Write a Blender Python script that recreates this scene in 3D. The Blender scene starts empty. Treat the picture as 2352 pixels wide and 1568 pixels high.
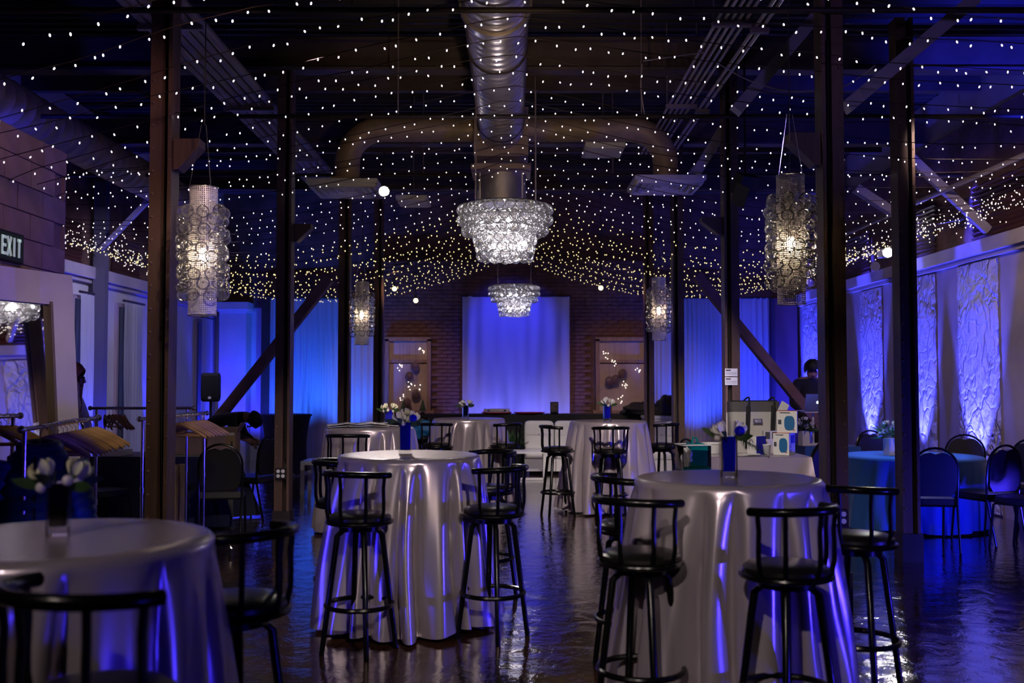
import bpy, math, random
from math import sin, cos, pi, atan2, sqrt, radians
from mathutils import Vector, Matrix, Euler
R = random.Random(7)
SC = bpy.context.scene
COL = SC.collection

# ------------------------------------------------------------------ camera
F = 2287.0; HC = 1.55
PITCH = math.atan(91 / F); CP, SP = cos(PITCH), sin(PITCH)
def P(px, py, d):
    """point at depth d (metres in front of the camera) seen at pixel px, py"""
    u = (px - 1176) / F; v = (784 - py) / F
    s = d / (CP - v * SP)
    return Vector((u * s, d, HC + (SP + v * CP) * s))
cd = bpy.data.cameras.new('camera'); cam = bpy.data.objects.new('camera', cd); COL.objects.link(cam)
cd.sensor_width = 36.0; cd.lens = 36.0 * F / 2352; cd.clip_start = .05; cd.clip_end = 200
cam.location = (0, 0, HC); cam.rotation_euler = (pi / 2 + PITCH, 0, 0)
cd.dof.use_dof = True; cd.dof.focus_distance = 8.5; cd.dof.aperture_fstop = 2.2
SC.camera = cam
# ------------------------------------------------------------------ world, exposure
w = bpy.data.worlds.new('world'); SC.world = w; w.use_nodes = True
w.node_tree.nodes['Background'].inputs[0].default_value = (.02, .018, .05, 1)
w.node_tree.nodes['Background'].inputs[1].default_value = .05
vs = SC.view_settings
vs.view_transform = 'Standard'; vs.look = 'None'; vs.gamma = 1; vs.exposure = 0; vs.use_curve_mapping = False
cy = SC.cycles; cy.use_light_tree = False
cy.max_bounces = 5; cy.diffuse_bounces = 2; cy.glossy_bounces = 3; cy.transmission_bounces = 3; cy.transparent_max_bounces = 20
cy.caustics_reflective = False; cy.caustics_refractive = False
# ------------------------------------------------------------------ lamps of the room and added fill lights
def spot(name, loc, target, energy, color, angle=50, blend=.6, size=.06):
    l = bpy.data.lights.new(name, 'SPOT'); l.energy = energy; l.color = color
    l.spot_size = radians(angle); l.spot_blend = blend; l.shadow_soft_size = size
    o = bpy.data.objects.new(name, l); COL.objects.link(o); o.location = loc
    o.rotation_euler = (Vector(target) - Vector(loc)).to_track_quat('-Z', 'Y').to_euler()
    return o
def point(name, loc, energy, color, size=.04):
    l = bpy.data.lights.new(name, 'POINT'); l.energy = energy; l.color = color; l.shadow_soft_size = size
    o = bpy.data.objects.new(name, l); COL.objects.link(o); o.location = loc
    return o
PXW = -3.72
XL, XR, YB, ZL, ZC = -5.86, 5.60, 19.7, 2.95, 5.3; ZLR = 3.05
BLUE = (.025, .03, 1.0); CYAN = (.02, .13, 1.0); VIOL = (.14, .14, 1.0)
WARM = (1.0, .84, .78)
# blue uplights standing along the right wall, one below each rough plaster strip
STRIPS = [(11.4, 12.45), (13.1, 13.9), (15.0, 15.95), (18.1, 19.1)]
for a, b in STRIPS:
    spot('wall_uplight', (XR - .45, (a + b) / 2, .12), (XR, (a + b) / 2, 1.7), 1000, (.055, .06, 1), 40 * (b - a), .25)
    spot('wall_downlight', (XR - .30, (a + b) / 2, 4.6), (XR, (a + b) / 2, 1.6), 1500, (.055, .06, 1), 26 * (b - a), .25)
spot('wall_fill_warm', (3.6, 8.0, 3.9), (XR, 12.5, 1.5), 230, (1, .74, .68), 70, .8)  # warm fill added for the smooth wall panels, no fixture there
spot('corner_uplight', (XR - 1.1, 18.2, .12), (XR - .1, 19.3, 2.0), 450, BLUE, 80, .8)
spot('floor_uplight', (XR - .5, 8.0, .12), (XR - 2.6, 9.6, .6), 260, BLUE, 110, .9)
# left wall
for y in (13.45, 16.3, 18.9):
    spot('wall_uplight', (XL + .45, y, .12), (XL + .02, y, 2.2), 400, BLUE, 60, .7)
spot('corner_uplight', (-4.9, 18.6, .12), (-5.0, YB, 1.9), 240, BLUE, 85, .8)
# back curtains
for x, c, e in ((-4.3, CYAN, 260), (-3.2, CYAN, 330), (2.9, CYAN, 180), (3.6, (.025, .08, 1), 300), (4.6, (.02, .05, 1), 260)):
    spot('curtain_uplight', (x, YB - 1.1, .12), (x, YB - .2, 2.2), e, c, 80, .8)
for x in (-.75, .0, .75):
    spot('drape_uplight', (x, YB - .75, .12), (x, YB - .25, 2.0), 100, VIOL, 85, .8)
spot('drape_top_spot', (0, YB - 1.6, 3.5), (0, YB - .25, 2.6), 120, BLUE, 80, .8)
# track spots under the roof behind and above the photographer, warm white, aimed at the tables
for x, y, t, e, a in ((-2.4, .2, (-1.4, 3.0, 1.0), 120, 46), (1.6, -.8, (-.6, 6.3, .8), 520, 24), (-.8, -.6, (1.15, 4.8, .8), 330, 30),
                      (1.0, 6.2, (1.35, 11.8, .7), 950, 32), (-.9, 7.4, (-.8, 12.6, .8), 430, 34), (-1.3, 6.4, (-1.45, 10.2, .8), 260, 30)):
    spot('track_spot', (x, y, 3.75), t, e, WARM, a, .7, .04)
# blue uplights along the side walls beside the photographer, their light crossing the tables
for x, y, t, e, a in ((5.2, 2.6, (1.2, 5.0, .9), 420, 40), (5.2, 5.5, (-.4, 6.6, .7), 420, 40), (-3.3, 3.6, (-.7, 6.4, .9), 90, 34), (1.6, 1.3, (-1.2, 3.1, .75), 40, 40),
                      (5.2, 9.0, (1.5, 12, .8), 420, 40), (4.9, 6.6, (4.85, 9.8, .8), 330, 40)):  # the last one is added to tint the chair backs blue
    spot('side_uplight', (x, y, .5), t, e, (.05, .03, 1.0), a, .8, .08)
spot('roof_fill_blue', (5.2, 8.6, 3.9), (5.1, 10.5, 5.3), 420, BLUE, 80, .8)  # added fill that turns the right roof blue, no fixture hangs here
spot('roof_fill_violet', (2.3, 3.2, 3.0), (2.6, 8.5, 4.7), 70, (.40, .28, 1), 50, .9)  # weak violet fill added for the right roof braces
spot('exit_wall_fill', (-1.0, 4.8, 3.9), (PXW, 7.4, 2.6), 90, (1, .58, .48), 50, .9)  # warm fill added to take the blue cast off the block wall
spot('roof_fill_blue', (-4.6, 8.8, 3.5), (-4.4, 11.0, 5.2), 25, BLUE, 90, .8)  # faint added fill for the left roof, also without a fixture
spot('duct_fill', (.1, 5.0, 2.75), (-.05, 9.6, 4.3), 130, (1, .70, .42), 50, .9)  # added fill that warms the duct metal, source unseen
spot('left_wall_fill', (-3.0, 11.0, 3.9), (XL, 14.6, 1.6), 420, (.62, .58, 1), 60, .9)  # pale violet fill added to brighten the left wall and its sheers
spot('lounge_fill', (.6, 13.8, 3.7), (1.1, 16.8, .5), 190, (1, .86, .84), 60, .8)  # fill added to brighten the white sofas
spot('display_spot', (.8, 5.2, 3.7), (2.1, 9.0, 1.0), 420, (1, .88, .8), 26, .7)
spot('back_wash', (-1.9, 16.2, 3.4), (-2.3, YB, .9), 110, (1, .60, .36), 60, .9)
spot('back_wash', (1.9, 16.2, 3.4), (2.35, YB, .9), 110, (1, .60, .36), 60, .9)
spot('table_spot_blue', (4.0, 10.6, 3.7), (4.25, 10.75, .7), 520, (.06, .42, 1.0), 30, .6)
spot('coat_spot', (-.8, 4.4, 3.7), (-2.9, 8.0, 1.0), 120, (1, .8, .62), 40, .8)

# ------------------------------------------------------------------ materials
MATS = {}
def lin(c): return tuple(((v / 255) / 12.92 if v <= 10 else ((v / 255 + .055) / 1.055) ** 2.4) for v in c)
def mat(name, base=(.5, .5, .5), rough=.5, metal=0, spec=.5, bump=0, bscale=20, vary=0, vscale=6, emit=None, estr=0, trans=0, ior=1.45,
        coat=0, sheen=0, stretch=None, alpha=None, aniso=0):
    if name in MATS: return MATS[name]
    m = bpy.data.materials.new(name); m.use_nodes = True; nt = m.node_tree; N = nt.nodes; L = nt.links
    b = N['Principled BSDF']
    b.inputs['Base Color'].default_value = (*base, 1); b.inputs['Roughness'].default_value = rough
    b.inputs['Metallic'].default_value = metal; b.inputs['Specular IOR Level'].default_value = spec
    b.inputs['Transmission Weight'].default_value = trans; b.inputs['IOR'].default_value = ior
    b.inputs['Coat Weight'].default_value = coat; b.inputs['Sheen Weight'].default_value = sheen
    if aniso: b.inputs['Anisotropic'].default_value = aniso
    if emit: b.inputs['Emission Color'].default_value = (*emit, 1); b.inputs['Emission Strength'].default_value = estr
    if bump or vary:
        tc = N.new('ShaderNodeTexCoord'); mp = N.new('ShaderNodeMapping'); L.new(tc.outputs['Object'], mp.inputs[0])
        if stretch: mp.inputs['Scale'].default_value = stretch
    if vary:
        n = N.new('ShaderNodeTexNoise'); n.inputs['Scale'].default_value = vscale; n.inputs['Detail'].default_value = 6
        L.new(mp.outputs[0], n.inputs['Vector'])
        r = N.new('ShaderNodeValToRGB'); e = r.color_ramp.elements
        e[0].position = .3; e[1].position = .7
        e[0].color = (*[max(0, c * (1 - vary)) for c in base], 1); e[1].color = (*[min(1, c * (1 + vary)) for c in base], 1)
        L.new(n.outputs['Fac'], r.inputs[0]); L.new(r.outputs[0], b.inputs['Base Color'])
    if bump:
        n2 = N.new('ShaderNodeTexNoise'); n2.inputs['Scale'].default_value = bscale; n2.inputs['Detail'].default_value = 4
        L.new(mp.outputs[0], n2.inputs['Vector'])
        bp = N.new('ShaderNodeBump'); bp.inputs['Strength'].default_value = bump; bp.inputs['Distance'].default_value = .02
        L.new(n2.outputs['Fac'], bp.inputs['Height']); L.new(bp.outputs[0], b.inputs['Normal'])
    MATS[name] = m; return m
def mat_emit(name, c, s, sample=True):
    m = bpy.data.materials.new(name); m.use_nodes = True; nt = m.node_tree
    nt.nodes.remove(nt.nodes['Principled BSDF'])
    e = nt.nodes.new('ShaderNodeEmission'); e.inputs[0].default_value = (*c, 1); e.inputs[1].default_value = s
    nt.links.new(e.outputs[0], nt.nodes['Material Output'].inputs[0])
    if not sample: m.cycles.emission_sampling = 'NONE'
    MATS[name] = m; return m
def mat_sheer(name, c, tr=.5, see=.12):
    m = bpy.data.materials.new(name); m.use_nodes = True; nt = m.node_tree; N = nt.nodes; L = nt.links
    N.remove(N['Principled BSDF'])
    a = N.new('ShaderNodeBsdfDiffuse'); b = N.new('ShaderNodeBsdfTranslucent'); t = N.new('ShaderNodeBsdfTransparent')
    a.inputs[0].default_value = (*c, 1); b.inputs[0].default_value = (*c, 1)
    x = N.new('ShaderNodeMixShader'); x.inputs[0].default_value = tr; L.new(a.outputs[0], x.inputs[1]); L.new(b.outputs[0], x.inputs[2])
    y = N.new('ShaderNodeMixShader'); y.inputs[0].default_value = see; L.new(x.outputs[0], y.inputs[1]); L.new(t.outputs[0], y.inputs[2])
    L.new(y.outputs[0], N['Material Output'].inputs[0]); MATS[name] = m; return m
def mat_glass(name, tint=(1, 1, 1), rough=.03, bump=.0, base=.06, haze=0, ior=1.45):
    """thin blown glass: clear face-on, mirror-like at the rim, a little cloudy"""
    m = bpy.data.materials.new(name); m.use_nodes = True; nt = m.node_tree; N = nt.nodes; L = nt.links
    N.remove(N['Principled BSDF'])
    t = N.new('ShaderNodeBsdfTransparent'); t.inputs[0].default_value = (*tint, 1)
    g = N.new('ShaderNodeBsdfGlossy'); g.inputs['Roughness'].default_value = rough; g.inputs[0].default_value = (*tint, 1)
    f = N.new('ShaderNodeFresnel'); f.inputs[0].default_value = ior
    ad = N.new('ShaderNodeMath'); ad.operation = 'ADD'; ad.inputs[1].default_value = base; L.new(f.outputs[0], ad.inputs[0]); ad.use_clamp = True
    x = N.new('ShaderNodeMixShader'); L.new(ad.outputs[0], x.inputs[0]); L.new(t.outputs[0], x.inputs[1]); L.new(g.outputs[0], x.inputs[2])
    if haze:
        tr = N.new('ShaderNodeBsdfTranslucent'); df = N.new('ShaderNodeBsdfDiffuse'); hz = N.new('ShaderNodeMixShader'); hz.inputs[0].default_value = .5
        for q in (tr, df): q.inputs[0].default_value = (*tint, 1)
        L.new(tr.outputs[0], hz.inputs[1]); L.new(df.outputs[0], hz.inputs[2])
        x2 = N.new('ShaderNodeMixShader'); lw = N.new('ShaderNodeLayerWeight'); lw.inputs[0].default_value = .35
        mu = N.new('ShaderNodeMath'); mu.operation = 'MULTIPLY_ADD'; mu.inputs[1].default_value = haze * 1.4; mu.inputs[2].default_value = haze * .5; L.new(lw.outputs['Facing'], mu.inputs[0]); mu.use_clamp = True
        L.new(mu.outputs[0], x2.inputs[0]); L.new(x.outputs[0], x2.inputs[1]); L.new(hz.outputs[0], x2.inputs[2]); x = x2
    if bump:
        tc = N.new('ShaderNodeTexCoord'); n = N.new('ShaderNodeTexNoise'); n.inputs['Scale'].default_value = 28; n.inputs['Detail'].default_value = 2
        L.new(tc.outputs['Object'], n.inputs['Vector']); bp = N.new('ShaderNodeBump'); bp.inputs['Strength'].default_value = bump; bp.inputs['Distance'].default_value = .02
        L.new(n.outputs['Fac'], bp.inputs['Height']); L.new(bp.outputs[0], g.inputs['Normal'])
    L.new(x.outputs[0], N['Material Output'].inputs[0]); MATS[name] = m; return m
def mat_perf(name):
    """perforated sheet metal: round holes laid out in the sheet's own UV"""
    m = bpy.data.materials.new(name); m.use_nodes = True; nt = m.node_tree; N = nt.nodes; L = nt.links
    b = N['Principled BSDF']; b.inputs['Base Color'].default_value = (.86, .80, .78, 1); b.inputs['Metallic'].default_value = .15; b.inputs['Roughness'].default_value = .38
    uv = N.new('ShaderNodeUVMap'); fr = N.new('ShaderNodeVectorMath'); fr.operation = 'FRACTION'; L.new(uv.outputs[0], fr.inputs[0])
    su = N.new('ShaderNodeVectorMath'); su.operation = 'SUBTRACT'; su.inputs[1].default_value = (.5, .5, 0); L.new(fr.outputs[0], su.inputs[0])
    le = N.new('ShaderNodeVectorMath'); le.operation = 'LENGTH'; L.new(su.outputs[0], le.inputs[0])
    lt = N.new('ShaderNodeMath'); lt.operation = 'LESS_THAN'; lt.inputs[1].default_value = .33; L.new(le.outputs['Value'], lt.inputs[0])
    t = N.new('ShaderNodeBsdfTransparent'); x = N.new('ShaderNodeMixShader')
    L.new(lt.outputs[0], x.inputs[0]); L.new(b.outputs[0], x.inputs[1]); L.new(t.outputs[0], x.inputs[2])
    L.new(x.outputs[0], N['Material Output'].inputs[0]); MATS[name] = m; return m

M_post = mat('post_brown', (.115, .068, .052), .45, vary=.35, vscale=9, bump=.15, bscale=30, stretch=(1, 1, .15))
M_rivet = mat('rivet_brown', (.15, .09, .07), .4)
M_dark = mat('dark_steel', (.035, .025, .03), .5, vary=.3, vscale=5)
M_beam = mat('beam_brown', (.085, .06, .055), .6, vary=.3, vscale=3)
M_roof = mat('roof_deck', (.022, .018, .022), .7, vary=.2)
M_black = mat('black_gloss', (.003, .003, .0035), .22, spec=.35)
M_blackm = mat('black_matte', (.012, .011, .013), .7, vary=.2)
M_chrome = mat('chrome', (.8, .8, .82), .15, 1)
M_galv = mat('galvanised', (.62, .56, .52), .32, .9, vary=.15, vscale=4, bump=.06, bscale=10)
M_ductp = mat('duct_paint', (.36, .26, .17), .5, .15, vary=.15)
M_pipe = mat('conduit', (.42, .36, .36), .4, .4)
M_pipe2 = mat('pipe_brown', (.24, .19, .2), .5, .2)
M_white = mat('white_paint', (.72, .70, .70), .5, vary=.05)
M_whites = mat('white_gloss', (.8, .8, .8), .3)
M_plast = mat('plaster_smooth', (.50, .44, .46), .7, vary=.22, vscale=1.4, bump=.05, bscale=6)
M_plastw = mat('plaster_white', (.62, .60, .64), .7, vary=.08, vscale=2)
M_brick = mat('brick', (.20, .105, .085), .8, vary=.3, vscale=7, bump=.3, bscale=40)
M_mortar = mat('mortar', (.15, .085, .075), .9, vary=.2)
M_block = mat('block', (.34, .23, .22), .8, vary=.15, vscale=5, bump=.2, bscale=50)
M_wood = mat('window_wood', (.30, .19, .15), .5, vary=.3, vscale=5, stretch=(4, 4, .5))
M_hang = mat('hanger_wood', (.52, .30, .13), .4, vary=.2, vscale=10)
M_card = mat('cardboard', (.42, .29, .19), .8, vary=.1, bump=.1, bscale=60)
M_sheer = mat_sheer('sheer', (.85, .85, .88), .5, .10)
M_drape = mat_sheer('drape_white', (.8, .8, .82), .3, .0)
M_navy = mat('navy_cloth', (.012, .016, .06), .7, sheen=.3)
M_teal_cloth = mat('blue_cloth', (.02, .10, .40), .7, sheen=.2)
M_glassb = mat_glass('bubble_glass', (1, 1, 1), .03, .35, .05, .085, 1.25)
M_glass = mat_glass('clear_glass', (1, 1, 1), .02, 0, .03)
M_perf = mat_perf('perforated_metal')
M_bluegl = mat('blue_glass', (.004, .006, .55), .08, coat=.6)
M_petal = mat('petal_cream', (.80, .78, .55), .55, vary=.1, vscale=12)
M_petalw = mat('petal_white', (.82, .80, .78), .55, vary=.06)
M_leaf = mat('leaf', (.03, .07, .02), .5, vary=.4, vscale=15)
M_pearl = mat('pearl', (.72, .66, .68), .15, coat=.8)
M_mirror = mat('mirror_glass', (.9, .9, .9), .02, 1)
M_skin = mat('skin', (.5, .27, .2), .5)
M_hair = mat('hair_dark', (.01, .008, .007), .5)
M_hairr = mat('hair_auburn', (.16, .04, .03), .4, vary=.4, vscale=20)
M_seat = mat('seat_vinyl', (.008, .007, .007), .3, spec=.5)
M_leather = mat('white_leather', (.78, .76, .76), .4, bump=.05)
M_wire = mat('wire_dark', (.02, .012, .012), .6)
M_paper = mat('paper', (.8, .8, .8), .7)
M_ink = mat('ink', (.06, .06, .08), .7)
# satin table cloth
M_satin = mat('satin', (.58, .50, .55), .27, .55, spec=.7, vary=.03, vscale=3, bump=.06, bscale=6)
M_satin2 = mat('satin_mauve', (.56, .46, .54), .34, .5, spec=.7, bump=.05, bscale=7)
# fairy light bulbs
E_near = mat_emit('bulb_cool', (1.0, .90, 1.0), 3.2, False)
E_mid = mat_emit('bulb_neutral', (1.0, .88, .80), 2.8, False)
E_far = mat_emit('bulb_warm', (1.0, .78, .34), 2.4, False)
E_lamp = mat_emit('lamp_bulb', (1.0, .78, .50), 60, False)
E_led = mat_emit('chandelier_led', (1.0, .93, 1.0), 60, False)
E_white = mat_emit('spot_lens', (1.0, .97, .92), 30, False)

# floor: dark stained concrete under a glossy rippled sealer
def floor_mat():
    m = bpy.data.materials.new('floor_sealed'); m.use_nodes = True; nt = m.node_tree; N = nt.nodes; L = nt.links
    b = N['Principled BSDF']; tc = N.new('ShaderNodeTexCoord')
    n = N.new('ShaderNodeTexNoise'); n.inputs['Scale'].default_value = 1.6; n.inputs['Detail'].default_value = 8; L.new(tc.outputs['Object'], n.inputs['Vector'])
    r = N.new('ShaderNodeValToRGB'); e = r.color_ramp.elements; e[0].position = .32; e[1].position = .72
    e[0].color = (.018, .008, .006, 1); e[1].color = (.13, .058, .030, 1); L.new(n.outputs['Fac'], r.inputs[0]); L.new(r.outputs[0], b.inputs['Base Color'])
    b.inputs['Roughness'].default_value = .12; b.inputs['Specular IOR Level'].default_value = .25; b.inputs['Coat Weight'].default_value = 1.0; b.inputs['Coat Roughness'].default_value = .05; b.inputs['Coat IOR'].default_value = 1.7
    n2 = N.new('ShaderNodeTexNoise'); n2.inputs['Scale'].default_value = 5.5; n2.inputs['Detail'].default_value = 5; n2.inputs['Roughness'].default_value = .6
    n2.inputs['Distortion'].default_value = .8
    L.new(tc.outputs['Object'], n2.inputs['Vector'])
    bp = N.new('ShaderNodeBump'); bp.inputs['Strength'].default_value = .20; bp.inputs['Distance'].default_value = .03; L.new(bp.outputs[0], b.inputs['Coat Normal'])
    L.new(n2.outputs['Fac'], bp.inputs['Height']); L.new(bp.outputs[0], b.inputs['Normal'])
    return m
M_floor = floor_mat()
# rough trowelled plaster
def rough_mat():
    m = bpy.data.materials.new('plaster_rough'); m.use_nodes = True; nt = m.node_tree; N = nt.nodes; L = nt.links
    b = N['Principled BSDF']; b.inputs['Base Color'].default_value = (.74, .72, .78, 1); b.inputs['Roughness'].default_value = .55
    tc = N.new('ShaderNodeTexCoord'); mp = N.new('ShaderNodeMapping'); mp.inputs['Scale'].default_value = (1, 1, .8); L.new(tc.outputs['Object'], mp.inputs[0])
    n0 = N.new('ShaderNodeTexNoise'); n0.inputs['Scale'].default_value = 2.0; n0.inputs['Detail'].default_value = 3; L.new(mp.outputs[0], n0.inputs['Vector'])
    mx = N.new('ShaderNodeMixRGB'); mx.inputs[0].default_value = .5; L.new(mp.outputs[0], mx.inputs[1]); L.new(n0.outputs['Color'], mx.inputs[2])
    v = N.new('ShaderNodeTexVoronoi'); v.feature = 'DISTANCE_TO_EDGE'; v.inputs['Scale'].default_value = 6.5; L.new(mx.outputs[0], v.inputs['Vector'])
    ra = N.new('ShaderNodeValToRGB'); ra.color_ramp.elements[1].position = .10; L.new(v.outputs['Distance'], ra.inputs[0])
    n = N.new('ShaderNodeTexNoise'); n.inputs['Scale'].default_value = 7; n.inputs['Detail'].default_value = 7; L.new(mp.outputs[0], n.inputs['Vector'])
    a = N.new('ShaderNodeMath'); a.operation = 'MULTIPLY_ADD'; a.inputs[1].default_value = .35; L.new(ra.outputs[0], a.inputs[0]); L.new(n.outputs['Fac'], a.inputs[2])
    bp = N.new('ShaderNodeBump'); bp.inputs['Strength'].default_value = 1.0; bp.inputs['Distance'].default_value = .09
    L.new(a.outputs[0], bp.inputs['Height']); L.new(bp.outputs[0], b.inputs['Normal']); return m
M_rough = rough_mat()

# ------------------------------------------------------------------ mesh builder
class MB:
    def __init__(s): s.v = []; s.f = []; s.m = []; s.uv = None
    def add(s, vs, fs, mi=0):
        o = len(s.v); s.v += [tuple(p) for p in vs]; s.f += [tuple(i + o for i in f) for f in fs]; s.m += [mi] * len(fs); return s
    def box(s, c, size, rot=None, mi=0, taper=1):
        x, y, z = [a / 2 for a in size]; c = Vector(c)
        vs = [Vector((i * x * (taper if k > 0 else 1), j * y * (taper if k > 0 else 1), k * z)) for k in (-1, 1) for j in (-1, 1) for i in (-1, 1)]
        if rot is not None:
            Rm = rot if isinstance(rot, Matrix) else Euler(rot).to_matrix(); vs = [Rm @ v for v in vs]
        return s.add([v + c for v in vs], [(0, 2, 3, 1), (4, 5, 7, 6), (0, 1, 5, 4), (2, 6, 7, 3), (0, 4, 6, 2), (1, 3, 7, 5)], mi)
    def bar(s, p0, p1, w, h, mi=0, up=(0, 0, 1)):
        p0 = Vector(p0); p1 = Vector(p1); d = (p1 - p0); L = d.length; d.normalize()
        u = Vector(up); 
        if abs(d.dot(u)) > .99: u = Vector((1, 0, 0))
        a = d.cross(u).normalized(); b = a.cross(d).normalized()
        vs = []
        for p in (p0, p1):
            for j, i in ((-1, -1), (-1, 1), (1, 1), (1, -1)): vs.append(p + a * (i * w / 2) + b * (j * h / 2))
        return s.add(vs, [(3, 2, 1, 0), (4, 5, 6, 7), (0, 1, 5, 4), (1, 2, 6, 5), (2, 3, 7, 6), (3, 0, 4, 7)], mi)
    def tube(s, path, r, n=8, closed=False, cap=True, mi=0):
        path = [Vector(p) for p in path]; m = len(path); rs = r if isinstance(r, (list, tuple)) else [r] * m
        t0 = None; vs = []; a = None
        for i, p in enumerate(path):
            if closed: t = (path[(i + 1) % m] - path[i - 1])
            else: t = path[min(i + 1, m - 1)] - path[max(i - 1, 0)]
            t.normalize()
            if a is None:
                a = t.orthogonal().normalized()
                if abs(t.z) < .9: a = (Vector((0, 0, 1)) - t * t.z).normalized()
            else: a = (a - t * a.dot(t)).normalized()
            b = t.cross(a)
            for k in range(n):
                th = 2 * pi * k / n; vs.append(p + (a * cos(th) + b * sin(th)) * rs[i])
        fs = []
        for i in range(m if closed else m - 1):
            j = (i + 1) % m
            for k in range(n): fs.append((i * n + k, i * n + (k + 1) % n, j * n + (k + 1) % n, j * n + k))
        if cap and not closed: fs.append(tuple(range(n - 1, -1, -1))); fs.append(tuple((m - 1) * n + k for k in range(n)))
        return s.add(vs, fs, mi)
    def cyl(s, p0, p1, r0, r1=None, n=16, cap=True, mi=0): return s.tube([p0, p1], [r0, r0 if r1 is None else r1], n, cap=cap, mi=mi)
    def lathe(s, prof, n=24, c=(0, 0, 0), mi=0):
        c = Vector(c); vs = []; fs = []; m = len(prof)
        for r, z in prof:
            for k in range(n): vs.append(c + Vector((r * cos(2 * pi * k / n), r * sin(2 * pi * k / n), z)))
        for i in range(m - 1):
            for k in range(n): fs.append((i * n + k, i * n + (k + 1) % n, (i + 1) * n + (k + 1) % n, (i + 1) * n + k))
        if prof[0][0] > 1e-4: fs.append(tuple(range(n - 1, -1, -1)))
        if prof[-1][0] > 1e-4: fs.append(tuple((m - 1) * n + k for k in range(n)))
        return s.add(vs, fs, mi)
    def sphere(s, c, r, n=12, m=8, mi=0, sc=(1, 1, 1)):
        c = Vector(c); vs = [c + Vector((0, 0, -r * sc[2]))]; fs = []
        for i in range(1, m):
            ph = -pi / 2 + pi * i / m
            for k in range(n): vs.append(c + Vector((r * sc[0] * cos(ph) * cos(2 * pi * k / n), r * sc[1] * cos(ph) * sin(2 * pi * k / n), r * sc[2] * sin(ph))))
        vs.append(c + Vector((0, 0, r * sc[2])))
        for k in range(n): fs.append((0, 1 + (k + 1) % n, 1 + k))
        for i in range(m - 2):
            for k in range(n): a = 1 + i * n; b = a + n; fs.append((a + k, a + (k + 1) % n, b + (k + 1) % n, b + k))
        a = 1 + (m - 2) * n
        for k in range(n): fs.append((a + k, a + (k + 1) % n, len(vs) - 1))
        return s.add(vs, fs, mi)
    def octa(s, c, r, h=1.5, mi=0):
        c = Vector(c); vs = [c + Vector(p) for p in ((r, 0, 0), (0, r, 0), (-r, 0, 0), (0, -r, 0), (0, 0, r * h), (0, 0, -r * h))]
        return s.add(vs, [(0, 1, 4), (1, 2, 4), (2, 3, 4), (3, 0, 4), (1, 0, 5), (2, 1, 5), (3, 2, 5), (0, 3, 5)], mi)
    def prism(s, poly, f0, f1, mi=0):
        """poly: list of 2D points, f0/f1 map a 2D point to 3D on the two faces"""
        n = len(poly); vs = [f0(*p) for p in poly] + [f1(*p) for p in poly]
        fs = [tuple(range(n - 1, -1, -1)), tuple(range(n, 2 * n))] + [(i, (i + 1) % n, n + (i + 1) % n, n + i) for i in range(n)]
        return s.add(vs, fs, mi)
    def grid(s, fn, nu, nv, closed_u=False, mi=0):
        vs = [fn(i / nu, j / nv) for j in range(nv + 1) for i in range(nu if closed_u else nu + 1)]
        w_ = nu if closed_u else nu + 1; fs = []
        for j in range(nv):
            for i in range(nu): i2 = (i + 1) % w_ if closed_u else i + 1; fs.append((j * w_ + i, j * w_ + i2, (j + 1) * w_ + i2, (j + 1) * w_ + i))
        return s.add(vs, fs, mi)
    def mesh(s, name, mats, smooth=True, ang=40):
        me = bpy.data.meshes.new(name); me.from_pydata(s.v, [], s.f)
        for m in (mats if isinstance(mats, (list, tuple)) else [mats]): me.materials.append(m)
        if any(s.m): me.polygons.foreach_set('material_index', s.m)
        if smooth:
            me.polygons.foreach_set('use_smooth', [True] * len(s.f)); me.set_sharp_from_angle(angle=radians(ang))
        me.update(); return me
    def build(s, name, mats, parent=None, loc=None, smooth=True, ang=40):
        return link(name, s.mesh(name, mats, smooth, ang), parent, loc)
def link(name, data, parent=None, loc=None, rot=None):
    o = bpy.data.objects.new(name, data); COL.objects.link(o)
    if parent: o.parent = parent
    if loc is not None: o.location = loc
    if rot is not None: o.rotation_euler = rot
    return o
def tag(o, label, cat, group=None, kind=None):
    o['label'] = label; o['category'] = cat
    if group: o['group'] = group
    if kind: o['kind'] = kind
    return o
def struct(o): o['kind'] = 'structure'; return o
def stuff(o): o['kind'] = 'stuff'; return o
def thing(name, label, cat, loc=(0, 0, 0), rz=0, group=None):
    o = bpy.data.objects.new(name, None); COL.objects.link(o); o.location = loc; o.rotation_euler = (0, 0, rz); o.empty_display_size = .1
    return tag(o, label, cat, group)
def copy_tree(o, parent=None, loc=None, rz=None, label=None):
    c = o.copy(); COL.objects.link(c)
    if parent is not None: c.parent = parent
    if loc is not None: c.location = loc
    if rz is not None: c.rotation_euler = (0, 0, rz)
    if label: c['label'] = label
    for ch in o.children:
        copy_tree(ch, c)
    return c
def lerp(a, b, t): return a + (b - a) * t
ORD = ['nearest', 'second', 'third', 'fourth', 'fifth', 'sixth', 'seventh', 'eighth', 'ninth', 'tenth', 'eleventh', 'twelfth', 'thirteenth', 'fourteenth',
       'fifteenth', 'sixteenth', 'seventeenth', 'eighteenth', 'nineteenth', 'twentieth']
ORD += ['twenty-' + w_ for w_ in ('first', 'second', 'third', 'fourth', 'fifth', 'sixth', 'seventh', 'eighth', 'ninth')] + ['thirtieth']
ORD += ['thirty-' + w_ for w_ in ('first', 'second', 'third', 'fourth', 'fifth', 'sixth', 'seventh', 'eighth', 'ninth')] + ['fortieth']
ORD += ['forty-' + w_ for w_ in ('first', 'second', 'third', 'fourth', 'fifth', 'sixth', 'seventh', 'eighth', 'ninth')]

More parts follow.
